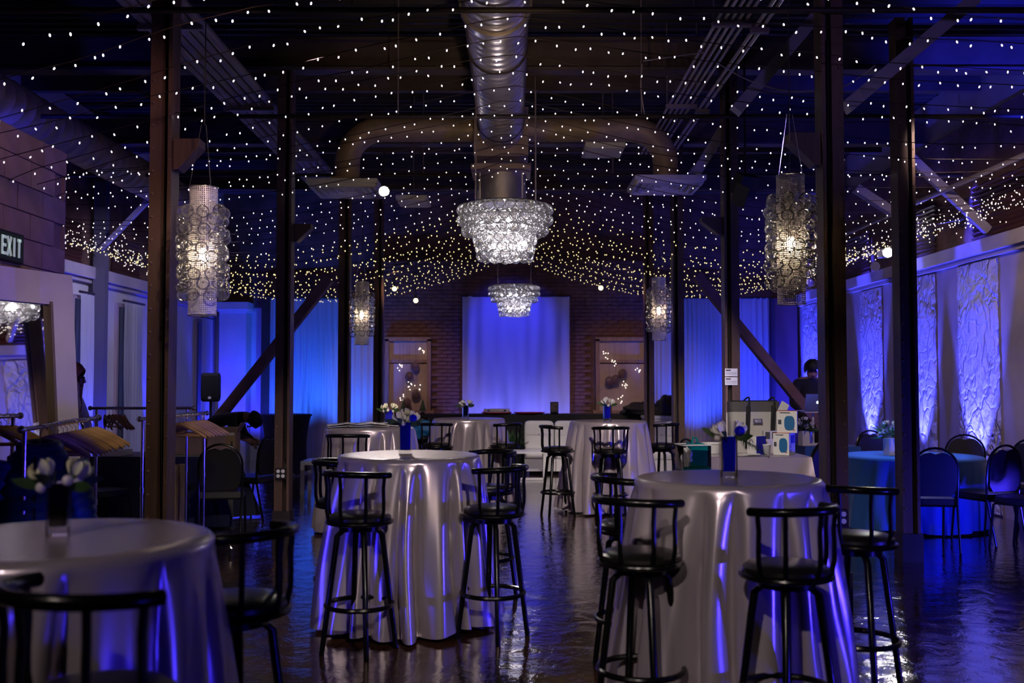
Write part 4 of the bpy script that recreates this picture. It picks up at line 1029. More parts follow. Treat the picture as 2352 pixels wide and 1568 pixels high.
# ================================================================== BANQUET CHAIRS
def make_chair():
    """sitter faces +y, back at -y"""
    o = thing('banquet_chair', 'x', 'chair', (0, 0, 0), 0, 'black banquet chairs with rounded backs')
    sq = [(-.2, -.2), (.2, -.2), (.215, 0), (.2, .19), (.12, .225), (-.12, .225), (-.2, .19), (-.215, 0)]
    MB().prism(sq, lambda u, v: (u, v, .42), lambda u, v: (u * .96, v * .96, .475)).build('seat', M_chv, o)
    def bk(t, s_=1): # rounded back outline
        a = pi * t; return (.205 * s_ * cos(a), .84 + .135 * s_ * sin(a))
    poly = [(-.14, .50), (.14, .50), (.185, .56), (.195, .68)] + [(.192 * cos(pi * t), .74 + .183 * sin(pi * t) - (.04 * (1 - abs(cos(pi * t))) ** 3)) for t in [i / 12 for i in range(13)]] + [(-.195, .68), (-.185, .56)]
    yb0 = lambda z: -.20 - .10 * (z - .45)
    MB().prism(poly, lambda u, v: (u, yb0(v) - .022, v), lambda u, v: (u * .97, yb0(v) + .024, v)).build('backrest', M_chv, o)
    fr_ = [(-.20, yb0(.0) + .0, 0.0)]
    pts = [Vector((-.19, -.30, 0)), Vector((-.20, -.205, .44)), Vector((-.205, yb0(.62), .62)), Vector((-.205, yb0(.74), .74))]
    pts += [Vector((-.205 * cos(pi * t), yb0(.74 + .20 * sin(pi * t)), .74 + .20 * sin(pi * t))) for t in [i / 12 for i in range(1, 12)]]
    pts += [Vector((.205, yb0(.74), .74)), Vector((.205, yb0(.62), .62)), Vector((.20, -.205, .44)), Vector((.19, -.30, 0))]
    MB().tube(pts, .0115, 8).build('back_frame', M_chf, o)
    for s_ in (-1, 1):
        MB().tube([(s_ * .20, -.19, .415), (s_ * .205, .17, .415), (s_ * .205, .19, .40), (s_ * .21, .235, .0)], .0115, 8).build('leg', M_chf, o)
    MB().cyl((-.2, .18, .41), (.2, .18, .41), .009, n=8).build('seat_rail', M_chf, o)
    MB().cyl((-.2, -.19, .41), (.2, -.19, .41), .009, n=8).build('seat_rail', M_chf, o)
    return o
M_chv = mat('chair_vinyl', (.014, .013, .017), .4)
M_chf = mat('chair_frame', (.02, .02, .022), .22, .6)
CH = make_chair()
chairs = [(512, 9.9, 0.2, 'black banquet chair pulled to the carton table behind the racks, nearest the post'), (585, 11.4, 1.1, 'black banquet chair turned sideways behind the carton chair, left of the outlet post'),
          (232, 9.95, -.6, 'black banquet chair behind the hangers at the paper stack'),
          (2128, 9.35, -.1, 'dark banquet chair back to the camera, just right of the outer post'), (1978, 11.6, -2.2, 'blue-lit banquet chair at the far left of the turquoise table'),
          (2026, 12.1, -2.9, 'banquet chair behind the flower centrepiece'), (2215, 11.15, 2.7, 'black banquet chair behind the turquoise table near the wall'),
          (2262, 9.75, .35, 'bright blue-lit banquet chair at the right of the turquoise table'), (2325, 10.3, 2.0, 'banquet chair by the right wall with pale light on its back'),
          (2352, 9.3, .6, 'blue banquet chair cut by the right edge'), (1857, 10.4, .5, 'black banquet chair between the gift boxes and the right post'), (1623, 10.6, -1.2, 'dark blue banquet chair edge left of the cooler bag')]
for i, (px, d, rz, lb) in enumerate(chairs):
    loc = (P(px, 1000, d).x, d, 0)
    if i == 0: CH.location = loc; CH.rotation_euler = (0, 0, rz); CH['label'] = lb
    else: copy_tree(CH, None, loc, rz, lb)

# ================================================================== LOW TABLES
def round_low(px, d, r, H, label_t, label_c, mt, seed):
    x = P(px, 1000, d).x
    t = thing('banquet_table', label_t, 'table', (x, d, 0)); MB().lathe([(r - .01, H - .03), (r - .01, H - .004), (.001, H - .004)], 40).build('tabletop', M_wood, t)
    for k in range(4): a = pi / 4 + k * pi / 2; MB().cyl((r * .7 * cos(a), r * .7 * sin(a), 0), (r * .7 * cos(a), r * .7 * sin(a), H - .03), .016, n=8).build('leg', M_chf, t)
    c = cloth_mesh(r, H, seed, 18, .03, .05, .015).build('tablecloth', mt, None, (x, d, 0), ang=180); tag(c, label_c, 'tablecloth'); return Vector((x, d, H + .005))
TB = round_low(2092, 10.75, .72, .75, 'round banquet table on the right under a blue cloth', 'turquoise-blue cloth on the round table at the right', M_teal_cloth, 31)
def rect_table(name, c, sx, sy, H, mt, lab_t, lab_c, rz=0, seed=1, amp=.012):
    t = thing(name, lab_t, 'table', (c[0], c[1], 0), rz)
    MB().box((0, 0, H - .02), (sx - .02, sy - .02, .03)).build('tabletop', M_wood, t, smooth=False)
    for a in (-1, 1):
        for b in (-1, 1): MB().cyl((a * (sx / 2 - .08), b * (sy / 2 - .08), 0), (a * (sx / 2 - .08), b * (sy / 2 - .08), H - .03), .016, n=8).build('leg', M_chf, t)
    m_ = MB(); N_ = 44; rr = random.Random(seed)
    def per(u):
        L_ = 2 * (sx + sy); s_ = (u % 1) * L_
        if s_ < sx: return Vector((-sx / 2 + s_, -sy / 2, 0)), Vector((0, -1, 0))
        s_ -= sx
        if s_ < sy: return Vector((sx / 2, -sy / 2 + s_, 0)), Vector((1, 0, 0))
        s_ -= sy
        if s_ < sx: return Vector((sx / 2 - s_, sy / 2, 0)), Vector((0, 1, 0))
        return Vector((-sx / 2, sy / 2 - (s_ - sx), 0)), Vector((-1, 0, 0))
    NU = 160
    q1, q2 = rr.randint(11, 15), rr.randint(23, 29)
    def f(u, v):
        p, n = per(u); cr = (abs(p.x) / (sx / 2)) ** 14 * (abs(p.y) / (sy / 2)) ** 14
        dirn = (n + Vector((p.x, p.y, 0)).normalized() * cr * 1.2)
        k = amp * v * (sin(2 * pi * q1 * u + seed) + .6 * sin(2 * pi * q2 * u)) + .03 * v + .10 * cr * v
        p = p + dirn * (k + .004); return (p.x, p.y, H + .002 - (H - .02) * v)
    m_.grid(f, NU, 10, closed_u=True); m_.add([(-sx / 2 - .004, -sy / 2 - .004, H + .003), (sx / 2 + .004, -sy / 2 - .004, H + .003), (sx / 2 + .004, sy / 2 + .004, H + .003), (-sx / 2 - .004, sy / 2 + .004, H + .003)], [(0, 1, 2, 3)])
    cl = m_.build('tablecloth', mt, None, (c[0], c[1], 0), ang=70); cl.rotation_euler = (0, 0, rz); tag(cl, lab_c, 'tablecloth'); return H + .005
# display table on the right
dx0, dx1 = P(1600, 1050, 8.55).x, P(1864, 1050, 8.55).x
DH = P(1700, 1050, 8.55).z; DY = 8.95
rect_table('display_table', ((dx0 + dx1) / 2, DY), dx1 - dx0, .8, DH, M_satin2, 'display table on the right carrying the cooler bag', 'mauve satin cloth on the display table with the cooler bag', 0, 3)
# carton table on the left
cx0, cx1 = P(232, 1035, 10.9).x, P(512, 1035, 10.9).x
rect_table('carton_table', ((cx0 + cx1) / 2, 11.0), cx1 - cx0, .76, .745, M_navy, 'long table behind the racks holding cartons and papers', 'dark navy cloth on the carton table behind the racks', 0, 5)
# laptop table
lx0, lx1 = P(1850, 1008, 12.2).x, P(1975, 1008, 12.2).x
rect_table('laptop_table', ((lx0 + lx1) / 2, 12.5), lx1 - lx0, .6, .75, M_teal_cloth, 'small table behind the right post with the laptop', 'blue cloth on the laptop table behind the right post', 0, 6)
# long black buffet along the back wall
bx0, bx1 = P(930, 955, 18.3).x, P(1552, 955, 18.3).x; BH = P(1200, 952, 18.0).z
rect_table('buffet_table', ((bx0 + bx1) / 2, 18.35), bx1 - bx0, .6, BH, M_blackm, 'long buffet table along the brick wall', 'black cloth on the long buffet along the brick wall', 0, 8)
# black stretch-cover table on the left
xs = P(657, 953, 16.6).x; zs = P(657, 953, 16.6).z
o = thing('stretch_table', 'black cocktail table in a tight stretch cover behind the outlet post', 'table', (xs, 16.6, 0))
def spx(u, v):
    t = 1 - v; a = 2 * pi * u; lob = 1 - .25 * t * (1 - t) * 4 * (.55) - .10 * t * (1 + cos(4 * a)) * .5
    return (.41 * lob * cos(a), .41 * lob * sin(a), zs * v if v > 0 else .03 + .05 * (1 + cos(4 * a)))
MB().grid(spx, 40, 14, closed_u=True).build('stretch_cover', M_blackm, o, ang=180)
MB().lathe([(.42, zs - .015), (.425, zs), (.42, zs + .015), (.001, zs + .018)], 40).build('cover_top', M_blackm, o)
for k in range(4): a = pi / 4 + k * pi / 2; MB().tube([(0, 0, .2), (.2 * cos(a), .2 * sin(a), .08), (.33 * cos(a), .33 * sin(a), .02)], .014, 8).build('foot', M_chrome, o)

# ================================================================== LOUNGE
# small white table on the left
c = P(745, 1120, 13.9)
o = thing('side_table', 'small square white side table left of the brochure table', 'table', (P(741, 1100, 13.9).x, 14.0, 0))
MB().box((0, 0, .425), (.55, .55, .05)).build('tabletop', M_whites, o, smooth=False)
for a in (-1, 1):
    for b in (-1, 1): MB().box((a * .25, b * .25, .20), (.05, .05, .40)).build('leg', M_whites, o, smooth=False)
# sofas
def sofa(px0, px1, d, label):
    x0, x1 = P(px0, 1000, d).x, P(px1, 1000, d).x; W = x1 - x0; o = thing('white_sofa', label, 'sofa', ((x0 + x1) / 2, d, 0), 0, 'white tufted sofas')
    n = max(1, round(W / .62)); w_ = W / n
    def pillow(cx, cy, cz, sx, sy, sz, rx=0):
        m_ = MB()
        for s_ in (0,):
            pts = []
            def f(u, v):
                a = 2 * pi * u; ph = -pi / 2 + pi * v; e = .28
                sp = lambda t: math.copysign(abs(t) ** e, t)
                return (cx + sx / 2 * sp(cos(ph)) * sp(cos(a)), cy + sy / 2 * sp(cos(ph)) * sp(sin(a)), cz + sz / 2 * sp(sin(ph)))
            m_.grid(f, 32, 16, closed_u=True)
        return m_
    for i in range(n):
        cx = -W / 2 + w_ * (i + .5)
        pillow(cx, 0, .33, w_ - .01, .72, .16).build('seat_cushion', M_leather, o, ang=60)
        bk_ = pillow(cx, .30, .62, w_ - .01, .18, .5).build('back_cushion', M_leather, o, ang=60)
        MB().box((cx, .205, .64), (w_ - .06, .012, .006)).build('seam', M_white, bk_, smooth=False); MB().box((cx, .205, .64), (.006, .012, .42)).build('seam', M_white, bk_, smooth=False)
        MB().sphere((cx, .20, .64), .012, 8, 6).build('button', M_chrome, bk_)
        MB().box((cx, 0, .16), (w_ - .01, .7, .2)).build('sofa_base', M_leather, o, smooth=False)
        for a in (-1, 1): MB().cyl((cx + a * (w_ / 2 - .06), -.3, 0), (cx + a * (w_ / 2 - .06), -.3, .07), .02, n=8).build('foot', M_chrome, o)
    return o
sofa(1204, 1345, 16.9, 'white tufted sofa below the violet drape')
sofa(1487, 1560, 16.7, 'white sofa half hidden behind the far right satin table')
# white frame coffee table
o = thing('coffee_table', 'low white frame coffee table in front of the white sofa', 'table', (P(1215, 1060, 15.9).x, 15.9, 0)); W = .5
MB().box((-.1, 0, .43), (W * 1.5, .5, .03)).build('tabletop', M_whites, o, smooth=False)
for a in (-.45, .24):
    for b in (-.22, .22): MB().box((a, b, .21), (.04, .04, .42)).build('leg', M_whites, o, smooth=False)
    MB().box((a, 0, .02), (.04, .44, .03)).build('floor_rail', M_whites, o, smooth=False)
MB().box((-.1, -.22, .02), (.69, .04, .03)).build('floor_rail', M_whites, o, smooth=False)
# plant by the sofa
def bush(loc, r, n, mt, name, label, cat, leafs=True):
    o = thing(name, label, cat, loc)
    MB().lathe([(r * .45, 0), (r * .55, r * .8), (r * .5, r * .8), (r * .001, r * .7)], 16).build('pot', M_blackm, o)
    m_ = MB()
    for i in range(n):
        a = R.uniform(0, 6.28); e = R.uniform(.2, 1.4); L = r * R.uniform(.7, 1.3); d = Vector((cos(a) * cos(e), sin(a) * cos(e), sin(e)))
        b = Vector((0, 0, r * .8)); s_ = d.cross(Vector((0, 0, 1))).normalized() * r * .13; m_.add([b, b + d * L * .6 - s_, b + d * L, b + d * L * .6 + s_], [(0, 1, 2, 3)])
    stuff(m_.build('foliage', mt, o, smooth=False)); return o
M_leaf2 = mat('leaf_bright', (.06, .13, .05), .5, vary=.4)
p = P(1188, 1075, 17.3); bush((p.x - .12, 17.3, 0), .38, 90, M_leaf2, 'potted_plant', 'green potted plant at the left end of the white sofa', 'plant')
# white cabinet right back
x0, x1 = P(1478, 980, 17.6).x, P(1552, 980, 17.6).x
o = thing('white_cabinet', 'low white cabinet under the black coats', 'cabinet', ((x0 + x1) / 2, 17.6, 0))
zc_ = P(1500, 957, 17.6).z
MB().box((0, 0, zc_ / 2), (x1 - x0, .5, zc_)).build('body', M_white, o, smooth=False); MB().box((0, 0, zc_), (x1 - x0 + .04, .54, .04)).build('top', M_whites, o, smooth=False)
for k in range(2): MB().box(((k - .5) * (x1 - x0) / 2, -.255, zc_ / 2), ((x1 - x0) / 2 - .02, .012, zc_ - .1)).build('door', M_whites, o, smooth=False)
# things on the buffet
zt_ = BH + .006
def onbuf(px): return P(px, 950, 18.25).x
o = thing('white_case', 'flat white case with latches on the buffet', 'case', (onbuf(1141), 18.35, zt_)); MB().box((0, 0, .045), (.48, .3, .09)).build('body', M_white, o, smooth=False)
for k in (-.15, .15): MB().box((k, -.153, .06), (.04, .01, .03)).build('latch', M_chrome, o, smooth=False)
MB().box((0, 0, .047), (.484, .304, .008)).build('seam', M_dark, o, smooth=False)
M_red = mat('red_cloth', (.5, .02, .05), .5)
for k, (a, b) in enumerate(((1106, 1176), (1180, 1252))):
    xa, xb = onbuf(a), onbuf(b); o = thing('red_tray', ['dark red oval tray below the white case on the buffet', 'dark red oval tray right of the white case on the buffet'][k], 'tray', ((xa + xb) / 2, 18.12, zt_), 0, 'red trays')
    h = MB().lathe([(.001, .004), (.22, .004), (.27, .03), (.28, .03), (.22, 0), (.001, 0)], 32).build('dish', M_red, o); h.scale = ((xb - xa) / .56, .5, 1)
    r_ = MB().tube([(.275 * cos(t), .275 * sin(t), .031) for t in [2 * pi * q / 32 for q in range(32)]], .006, 6, closed=True).build('rim', M_red, o); r_.scale = h.scale
o = thing('menu_frame', 'small dark framed menu standing on the buffet', 'frame', (onbuf(1273), 18.2, zt_)); MB().box((0, 0, .11), (.15, .02, .22)).build('frame', M_blackm, o, smooth=False)
MB().box((0, -.012, .12), (.12, .004, .16)).build('photo', mat('menu_print', (.10, .07, .07), .4, vary=.8, vscale=30), o, smooth=False); MB().box((0, .03, .01), (.12, .08, .02)).build('stand', M_blackm, o, smooth=False)
for k, px in enumerate((926, 970)):
    o = thing('mini_pine', ['small dark decorative pine tree under the left window, left one', 'small dark decorative pine tree under the left window, right one'][k], 'tree', (onbuf(px), 18.3, zt_), 0, 'mini pine trees')
    MB().cyl((0, 0, 0), (0, 0, .26), .008, .003, 6).build('trunk', M_blackm, o); MB().cyl((0, 0, 0), (0, 0, .03), .04, n=12).build('foot', M_blackm, o)
    for i in range(6): zz = .05 + i * .033; MB().lathe([(.078 - .011 * i, zz), (.045 - .007 * i, zz + .035), (.004, zz + .05)], 9).build('branch_tier', M_leaf, o, smooth=False)
# black coats and bag on the right end
def lump(loc, sx, sy, sz, seed, mt, name, label, cat, parent=None):
    rr = random.Random(seed); m_ = MB(); ph = [rr.uniform(0, 6) for _ in range(6)]
    def f(u, v):
        a = 2 * pi * u; p = -pi / 2 + pi * v; k = 1 + .22 * sin(3 * a + ph[0] + 2 * p) + .15 * sin(5 * a + ph[1]) * cos(p) + .12 * sin(7 * p + ph[2] + a)
        return (sx * k * cos(p) * cos(a), sy * k * cos(p) * sin(a), max(0, sz * (.5 + .62 * k * sin(p))))
    m_.grid(f, 36, 18, closed_u=True)
    o = m_.build(name, mt, parent, loc, ang=180)
    if label: tag(o, label, cat)
    return o
o = lump((onbuf(1470), 17.95, zt_), .36, .2, .18, 4, M_blackm, 'coat_pile', 'heap of black coats at the right end of the buffet', 'coat')
p = P(1530, 957, 17.6); o = thing('black_bag', 'black handbag with a loop handle on the white cabinet', 'bag', (p.x, 17.6, zc_ + .025))
lump((0, 0, 0), .20, .13, .28, 8, M_blackm, 'bag_body', None, None, o)
MB().tube([(-.10, 0, .22), (-.07, 0, .32), (0, 0, .36), (.07, 0, .32), (.10, 0, .22)], .012, 8).build('handle', M_blackm, o)
# glass ornaments hanging in the windows
M_orn = mat('ornament_glass', (.16, .10, .10), .25, coat=.6)
E_spark = mat_emit('sparkle_led', (1, .85, .7), 5, False)
orn = [(940, 865, 1), (953, 842, 1), (955, 905, 1), (934, 925, 1), (1400, 875, 1), (1414, 872, 1), (1430, 858, 1), (940, 886, 0), (958, 893, 0), (918, 842, 0), (968, 803, 0), (926, 910, 0), (1436, 884, 0), (1410, 835, 0), (1391, 816, 0), (1466, 845, 0), (1425, 918, 0)]
for k, (px, py, ball) in enumerate(orn):
    p = P(px, py, BY - .16); side = 'left' if px < 1176 else 'right'
    if ball:
        o = thing('window_ornament', 'round ribbed glass ball hanging in the %s window, %s' % (side, {0: 'upper left of the column', 1: 'topmost of four', 2: 'low one by the frame', 3: 'lowest of four', 4: 'leftmost of three', 5: 'middle of three', 6: 'rightmost of three'}[k]), 'ornament', p, 0, 'window ornaments')
        b_ = MB().sphere((0, 0, 0), .085, 20, 12, sc=(1, .55, 1.15)).build('ball', M_orn, o, ang=180)
        for zz in (-.045, 0, .045): MB().tube([(.083 * sqrt(1 - (zz / .1) ** 2) * cos(t), .046 * sqrt(1 - (zz / .1) ** 2) * sin(t), zz) for t in [2 * pi * q / 24 for q in range(24)]], .006, 5, closed=True).build('rib', M_orn, b_)
    else:
        same = sorted([q_[1] for q_ in orn if not q_[2] and (q_[0] < 1176) == (px < 1176)])
        o = thing('light_cluster', 'tiny cluster of sparkling lights hanging in the %s window, %s from the top' % (side, ['first', 'second', 'third', 'fourth', 'fifth'][same.index(py)]), 'ornament', p, 0, 'sparkle clusters')
        for q in range(6): MB().octa((R.uniform(-.06, .06), R.uniform(-.02, .02), R.uniform(-.08, .08)), .009, 1.2).build('spark', E_spark, o, smooth=False)
    MB().cyl((0, 0, .0), (0, 0, WZ1 - .05 - p.z), .002, n=4).build('thread', M_wire, o)

# ================================================================== THINGS ON THE TABLES
# brochures on T6
for k, (px, py, rz, lb) in enumerate(((800, 972, .2, 'white brochure at the left of the brochure table'), (848, 970, .1, 'white brochure in the middle of the brochure table'), (895, 972, -.1, 'white brochure below the single cream flower'))):
    t = TABLES['T6']; o = thing('brochure', lb, 'brochure', (P(px, 970, t.y - .05).x, t.y - .08 + .08 * k, t.z + .002), rz, 'white brochures')
    for s_ in (-1, 1): MB().box((s_ * .105, 0, .03), (.21, .28, .004), (0, .12 * s_, 0)).box((s_ * .105, 0, .01), (.2, .27, .003), (0, .05 * s_, 0)).build('page', M_paper, o, smooth=False)
    MB().box((-.1, -.05, .042), (.12, .06, .003), (0, -.12, 0)).build('printed_block', M_ink, o, smooth=False)
# blue jacket on a stool
t = P(958, 985, 13.9); tag(lump((P(960, 985, 13.8).x, 13.85, .755), .17, .14, .22, 3, mat('jacket_blue', (.02, .16, .42), .5), 'folded_jacket', None, None), 'bright blue crumpled jacket lying on a bar stool', 'jacket')
# cooler bag
zt_ = DH + .006
c = P(1732, 1040, 9.1)
o = thing('cooler_bag', 'pale grey soft cooler bag with black straps on the display table', 'bag', (c.x, 9.12, zt_), .05)
M_bag = mat('bag_grey', (.50, .48, .46), .6, bump=.05, bscale=30); M_bagd = mat('bag_dark', (.10, .09, .10), .6); bw, bh, bdp = .47, .46, .22
def bagf(z0, z1, s0, s1, mt, nm):
    def f(u, v):
        a = 2 * pi * u; e = .45; sp = lambda t: math.copysign(abs(t) ** e, t); s_ = lerp(s0, s1, v)
        return (bw / 2 * s_ * sp(cos(a)), bdp / 2 * lerp(1, .75, (lerp(z0, z1, v)) / bh) * sp(sin(a)), lerp(z0, z1, v))
    m_ = MB().grid(f, 48, 6, closed_u=True); n = 48; m_.f.append(tuple(range(n - 1, -1, -1))); m_.m.append(0); m_.f.append(tuple(6 * n + k for k in range(n))); m_.m.append(0)
    return m_.build(nm, mt, o, ang=50)
bagf(0, bh * .80, .88, .98, M_bag, 'bag_body'); bagf(bh * .80, bh, .985, .99, M_bagd, 'top_band')
MB().box((0, -.02, bh + .004), (bw * .9, .02, .012)).build('zipper', M_blackm, o, smooth=False)
for s_ in (-1, 1):
    x_ = s_ * .115 + .02
    MB().tube([(x_, -.115, .05), (x_, -.118, .3), (x_ + .03, -.10, bh), (x_ + .05, -.03, bh + .035), (x_ + .05, .03, bh + .035), (x_ + .03, .1, bh), (x_, .112, .2)], .008, 6).build('strap', M_blackm, o)
    MB().bar((x_, -.119, .04), (x_ + .02, -.108, bh - .04), .038, .006, up=(0, 1, 0)).build('strap_webbing', M_blackm, o, smooth=False)
bd_ = MB().box((.005, -.121, .285), (.082, .006, .042)).build('badge', M_bagd, o, smooth=False)
m_ = MB(); st = .0045; lh = .022; lw = .013; x_ = -.027 + .005
def sg(a, b): m_.bar((x_ + a[0] * lw, -.1255, .285 + (a[1] - .5) * lh), (x_ + b[0] * lw, -.1255, .285 + (b[1] - .5) * lh), .003, st, up=(0, 0, 1) if a[1] == b[1] else (1, 0, 0))
for ch_ in 'YETI':
    if ch_ == 'Y': sg((.5, 0), (.5, .5)); sg((.5, .5), (0, 1)); sg((.5, .5), (1, 1))
    if ch_ == 'E': sg((.1, 0), (.1, 1)); [sg((.1, k), (1, k)) for k in (.08, .5, .92)]
    if ch_ == 'T': sg((.5, 0), (.5, 1)); sg((0, .92), (1, .92))
    if ch_ == 'I': sg((.3, 0), (.3, 1))
    x_ += .0155
m_.build('lettering', M_paper, bd_, smooth=False)
MB().box((.245, -.10, bh * .86), (.09, .003, .12), (0, .5, .3)).build('swing_tag', M_paper, o, smooth=False)
MB().bar((-.25, -.02, .12), (-.25, -.02, .36), .006, .012).build('side_cord', M_white, o, smooth=False)
# boxes with portable speakers
M_boxw = mat('box_white', (.75, .74, .72), .5); M_boxb = mat('print_blue', (.02, .14, .34), .4); M_boxr = mat('print_red', (.5, .08, .04), .5); M_boxp = mat('print_navy', (.02, .02, .45), .4)
def spk_box(loc, rz, w_, d_, h, label):
    o = thing('speaker_box', label, 'box', loc, rz, 'boxed portable speakers')
    MB().box((0, 0, h / 2), (w_, d_, h)).build('carton', M_boxw, o, smooth=False)
    y_ = -d_ / 2 - .0015
    n = 20; poly = [(.26 * w_ * math.copysign(abs(cos(2 * pi * k / n)) ** .6, cos(2 * pi * k / n)), .33 * h * math.copysign(abs(sin(2 * pi * k / n)) ** .75, sin(2 * pi * k / n))) for k in range(n)]
    MB().prism(poly, lambda u, v: (u + .02, y_, v + h * .45), lambda u, v: (u + .02, y_ - .002, v + h * .45)).build('printed_speaker', M_boxb, o, smooth=False)
    MB().box((-.36 * w_, y_, h * .5), (.16 * w_, .003, .2 * h)).build('printed_phone', M_ink, o, smooth=False)
    MB().box((-.1 * w_, y_, h * .93), (.5 * w_, .003, .03 * h)).build('printed_title', M_ink, o, smooth=False)
    MB().cyl((.33 * w_, y_ + .001, h * .14), (.33 * w_, y_ - .001, h * .14), .035 * h, n=10).build('printed_dot', M_boxr, o, smooth=False)
    x_ = w_ / 2 + .0015; MB().box((x_, .05 * d_, h * .72), (.003, .6 * d_, .36 * h)).build('printed_speaker_side', M_boxp, o, smooth=False)
    for k in range(4): MB().box((x_, -.25 * d_, h * (.46 - .1 * k)), (.002, .22 * d_, .02 * h)).build('printed_line', M_ink, o, smooth=False)
    MB().box((0, 0, h + .001), (w_, d_, .002)).build('box_lid_edge', M_boxr, o, smooth=False)
    return o
hb = .19
p = P(1805, 1048, 8.75); spk_box((p.x, 8.80, zt_), -.55, .14, .19, hb, 'white boxed portable speaker, lower of the two stacked')
spk_box((p.x + .035, 8.82, zt_ + hb + .003), -.30, .17, .16, hb, 'white boxed portable speaker, upper of the two stacked')
p = P(1735, 1030, 8.9); o = thing('earphone_box', 'small product box with earphone picture and red side', 'box', (p.x, 8.86, zt_), -.9)
MB().box((0, 0, .08), (.10, .13, .16)).build('carton', M_boxw, o, smooth=False); MB().box((.051, 0, .08), (.003, .13, .16)).build('side_print', M_boxp, o, smooth=False); MB().box((0, .066, .08), (.1, .003, .16)).build('back_print', M_boxr, o, smooth=False)
MB().tube([(.02 * cos(t) - .005, -.067, .10 + .03 * sin(t)) for t in [.4 * k for k in range(13)]], .003, 5).build('printed_earphone', M_ink, o)
p = P(1762, 1046, 8.65); o = thing('plastic_cup', 'small clear plastic cup left of the lower speaker box', 'cup', (p.x, 8.66, zt_)); MB().lathe([(.024, 0), (.036, .095), (.034, .095), (.023, .004), (.001, .004)], 20).build('cup_body', mat('cup_plastic', (.75, .75, .8), .3, trans=.5), o); MB().tube([(.036 * cos(t), .036 * sin(t), .095) for t in [2 * pi * q / 20 for q in range(20)]], .0025, 6, closed=True).build('rim', M_whites, o)
p = P(1772, 998, 8.95); o = thing('clear_box', 'clear plastic card box behind the speaker boxes', 'box', (p.x, 9.0, zt_)); MB().box((0, 0, .10), (.14, .1, .2)).build('case', mat('card_case', (.55, .5, .58), .2), o, smooth=False)
for k in range(2): MB().box((-.035 + .06 * k, -.052, .16), (.04, .004, .06)).build('printed_card', M_ink, o, smooth=False)
p = P(1716, 1042, 8.62)
for k in range(3):
    ob = MB().box((p.x + .02 * k, 8.66 - .01 * k, zt_ + .004 + .006 * k), (.15, .10, .004), (0, 0, .5 - .3 * k)).build('leaflet', M_paper, smooth=False)
    ob.modifiers.new('edge', 'BEVEL').width = .001
    tag(ob, ['bottom white leaflet of the small stack on the display table', 'middle white leaflet of the small stack on the display table', 'top white leaflet of the small stack on the display table'][k], 'paper', 'leaflets')
p = P(1637, 1032, 8.9); o = thing('white_tub', 'round white tub behind the tall blue vase on the display table', 'tub', (p.x, 8.95, zt_)); MB().lathe([(.07, 0), (.09, .09), (.086, .09), (.068, .006), (.001, .006)], 24).build('tub_body', M_whites, o); MB().tube([(.09 * cos(t), .09 * sin(t), .09) for t in [2 * pi * q / 24 for q in range(24)]], .005, 6, closed=True).build('rim', M_whites, o)
# clear bin with teal bag on a stand
p = P(1592, 1075, 8.1); zst = P(1592, 1078, 8.1).z
o = thing('folding_stand', 'dark folding stand under the clear bin', 'stand', (p.x, 8.1, 0)); MB().box((0, 0, zst - .015), (.26, .24, .03)).build('top', M_dark, o, smooth=False)
for a in (-1, 1):
    for b in (-1, 1): MB().cyl((a * .1, b * .09, 0), (a * .1, b * .09, zst - .03), .012, n=8).build('leg', M_chf, o)
o = thing('clear_bin', 'clear plastic bin holding a teal bag beside the tall blue vase', 'bin', (p.x, 8.1, zst + .002), .15)
for sgn, ax in ((-1, 0), (1, 0), (-1, 1), (1, 1)):
    MB().box((sgn * .115 if ax == 0 else 0, sgn * .10 if ax == 1 else 0, .10), (.004 if ax == 0 else .23, .004 if ax == 1 else .20, .20)).build('bin_side', M_glass, o, smooth=False)
M_teal = mat('teal_plastic', (.0, .20, .22), .3, coat=.3)
MB().box((0, 0, .012), (.23, .2, .02)).build('bin_base', M_teal, o, smooth=False)
MB().tube([(-.118, -.103, .2), (.118, -.103, .2), (.118, .103, .2), (-.118, .103, .2)], .006, 6, closed=True).build('bin_rim', M_whites, o)
tb = thing('teal_bag', 'teal bag standing inside the clear bin', 'bag', (p.x + .03, 8.1, zst + .026), .2)
MB().prism([(-.07, 0), (.07, 0), (.075, .17), (.03, .19), (-.03, .18), (-.07, .20)], lambda u, v: (u, -.05, v), lambda u, v: (u, .05, v)).build('bag_body', M_teal, tb, smooth=False)
MB().tube([(-.04, 0, .19), (-.03, 0, .235), (.0, 0, .225), (.01, 0, .19)], .008, 6).build('bag_tie', M_teal, tb)
ob = lump((p.x - .06, 8.06, zst + .026), .05, .05, .13, 7, M_whites, 'crumpled_tissue', None, None); tag(ob, 'crumpled white tissue in the clear bin', 'tissue')
# sheets on the right second post
for k, (y0, y1) in enumerate(((846, 864), (866, 884))):
    d = ROWS[1] - .095; a, b = P(1665, y0, d), P(1694, y1, d)
    o = thing('printed_sheet', ['upper white printed sheet taped to the right post', 'lower white printed sheet taped to the right post'][k], 'sheet', ((a.x + b.x) / 2, d, (a.z + b.z) / 2), 0, 'sheets on the post')
    MB().box((0, 0, 0), (b.x - a.x, .003, a.z - b.z)).build('paper', M_paper, o, smooth=False)
    MB().box((-.03, -.003, .022), (.05, .002, .014)).build('printed_block', M_ink, o, smooth=False)
    for q in range(3): MB().box((0, -.003, 0 - .010 * q), (.11, .002, .002)).build('printed_line', M_ink, o, smooth=False)
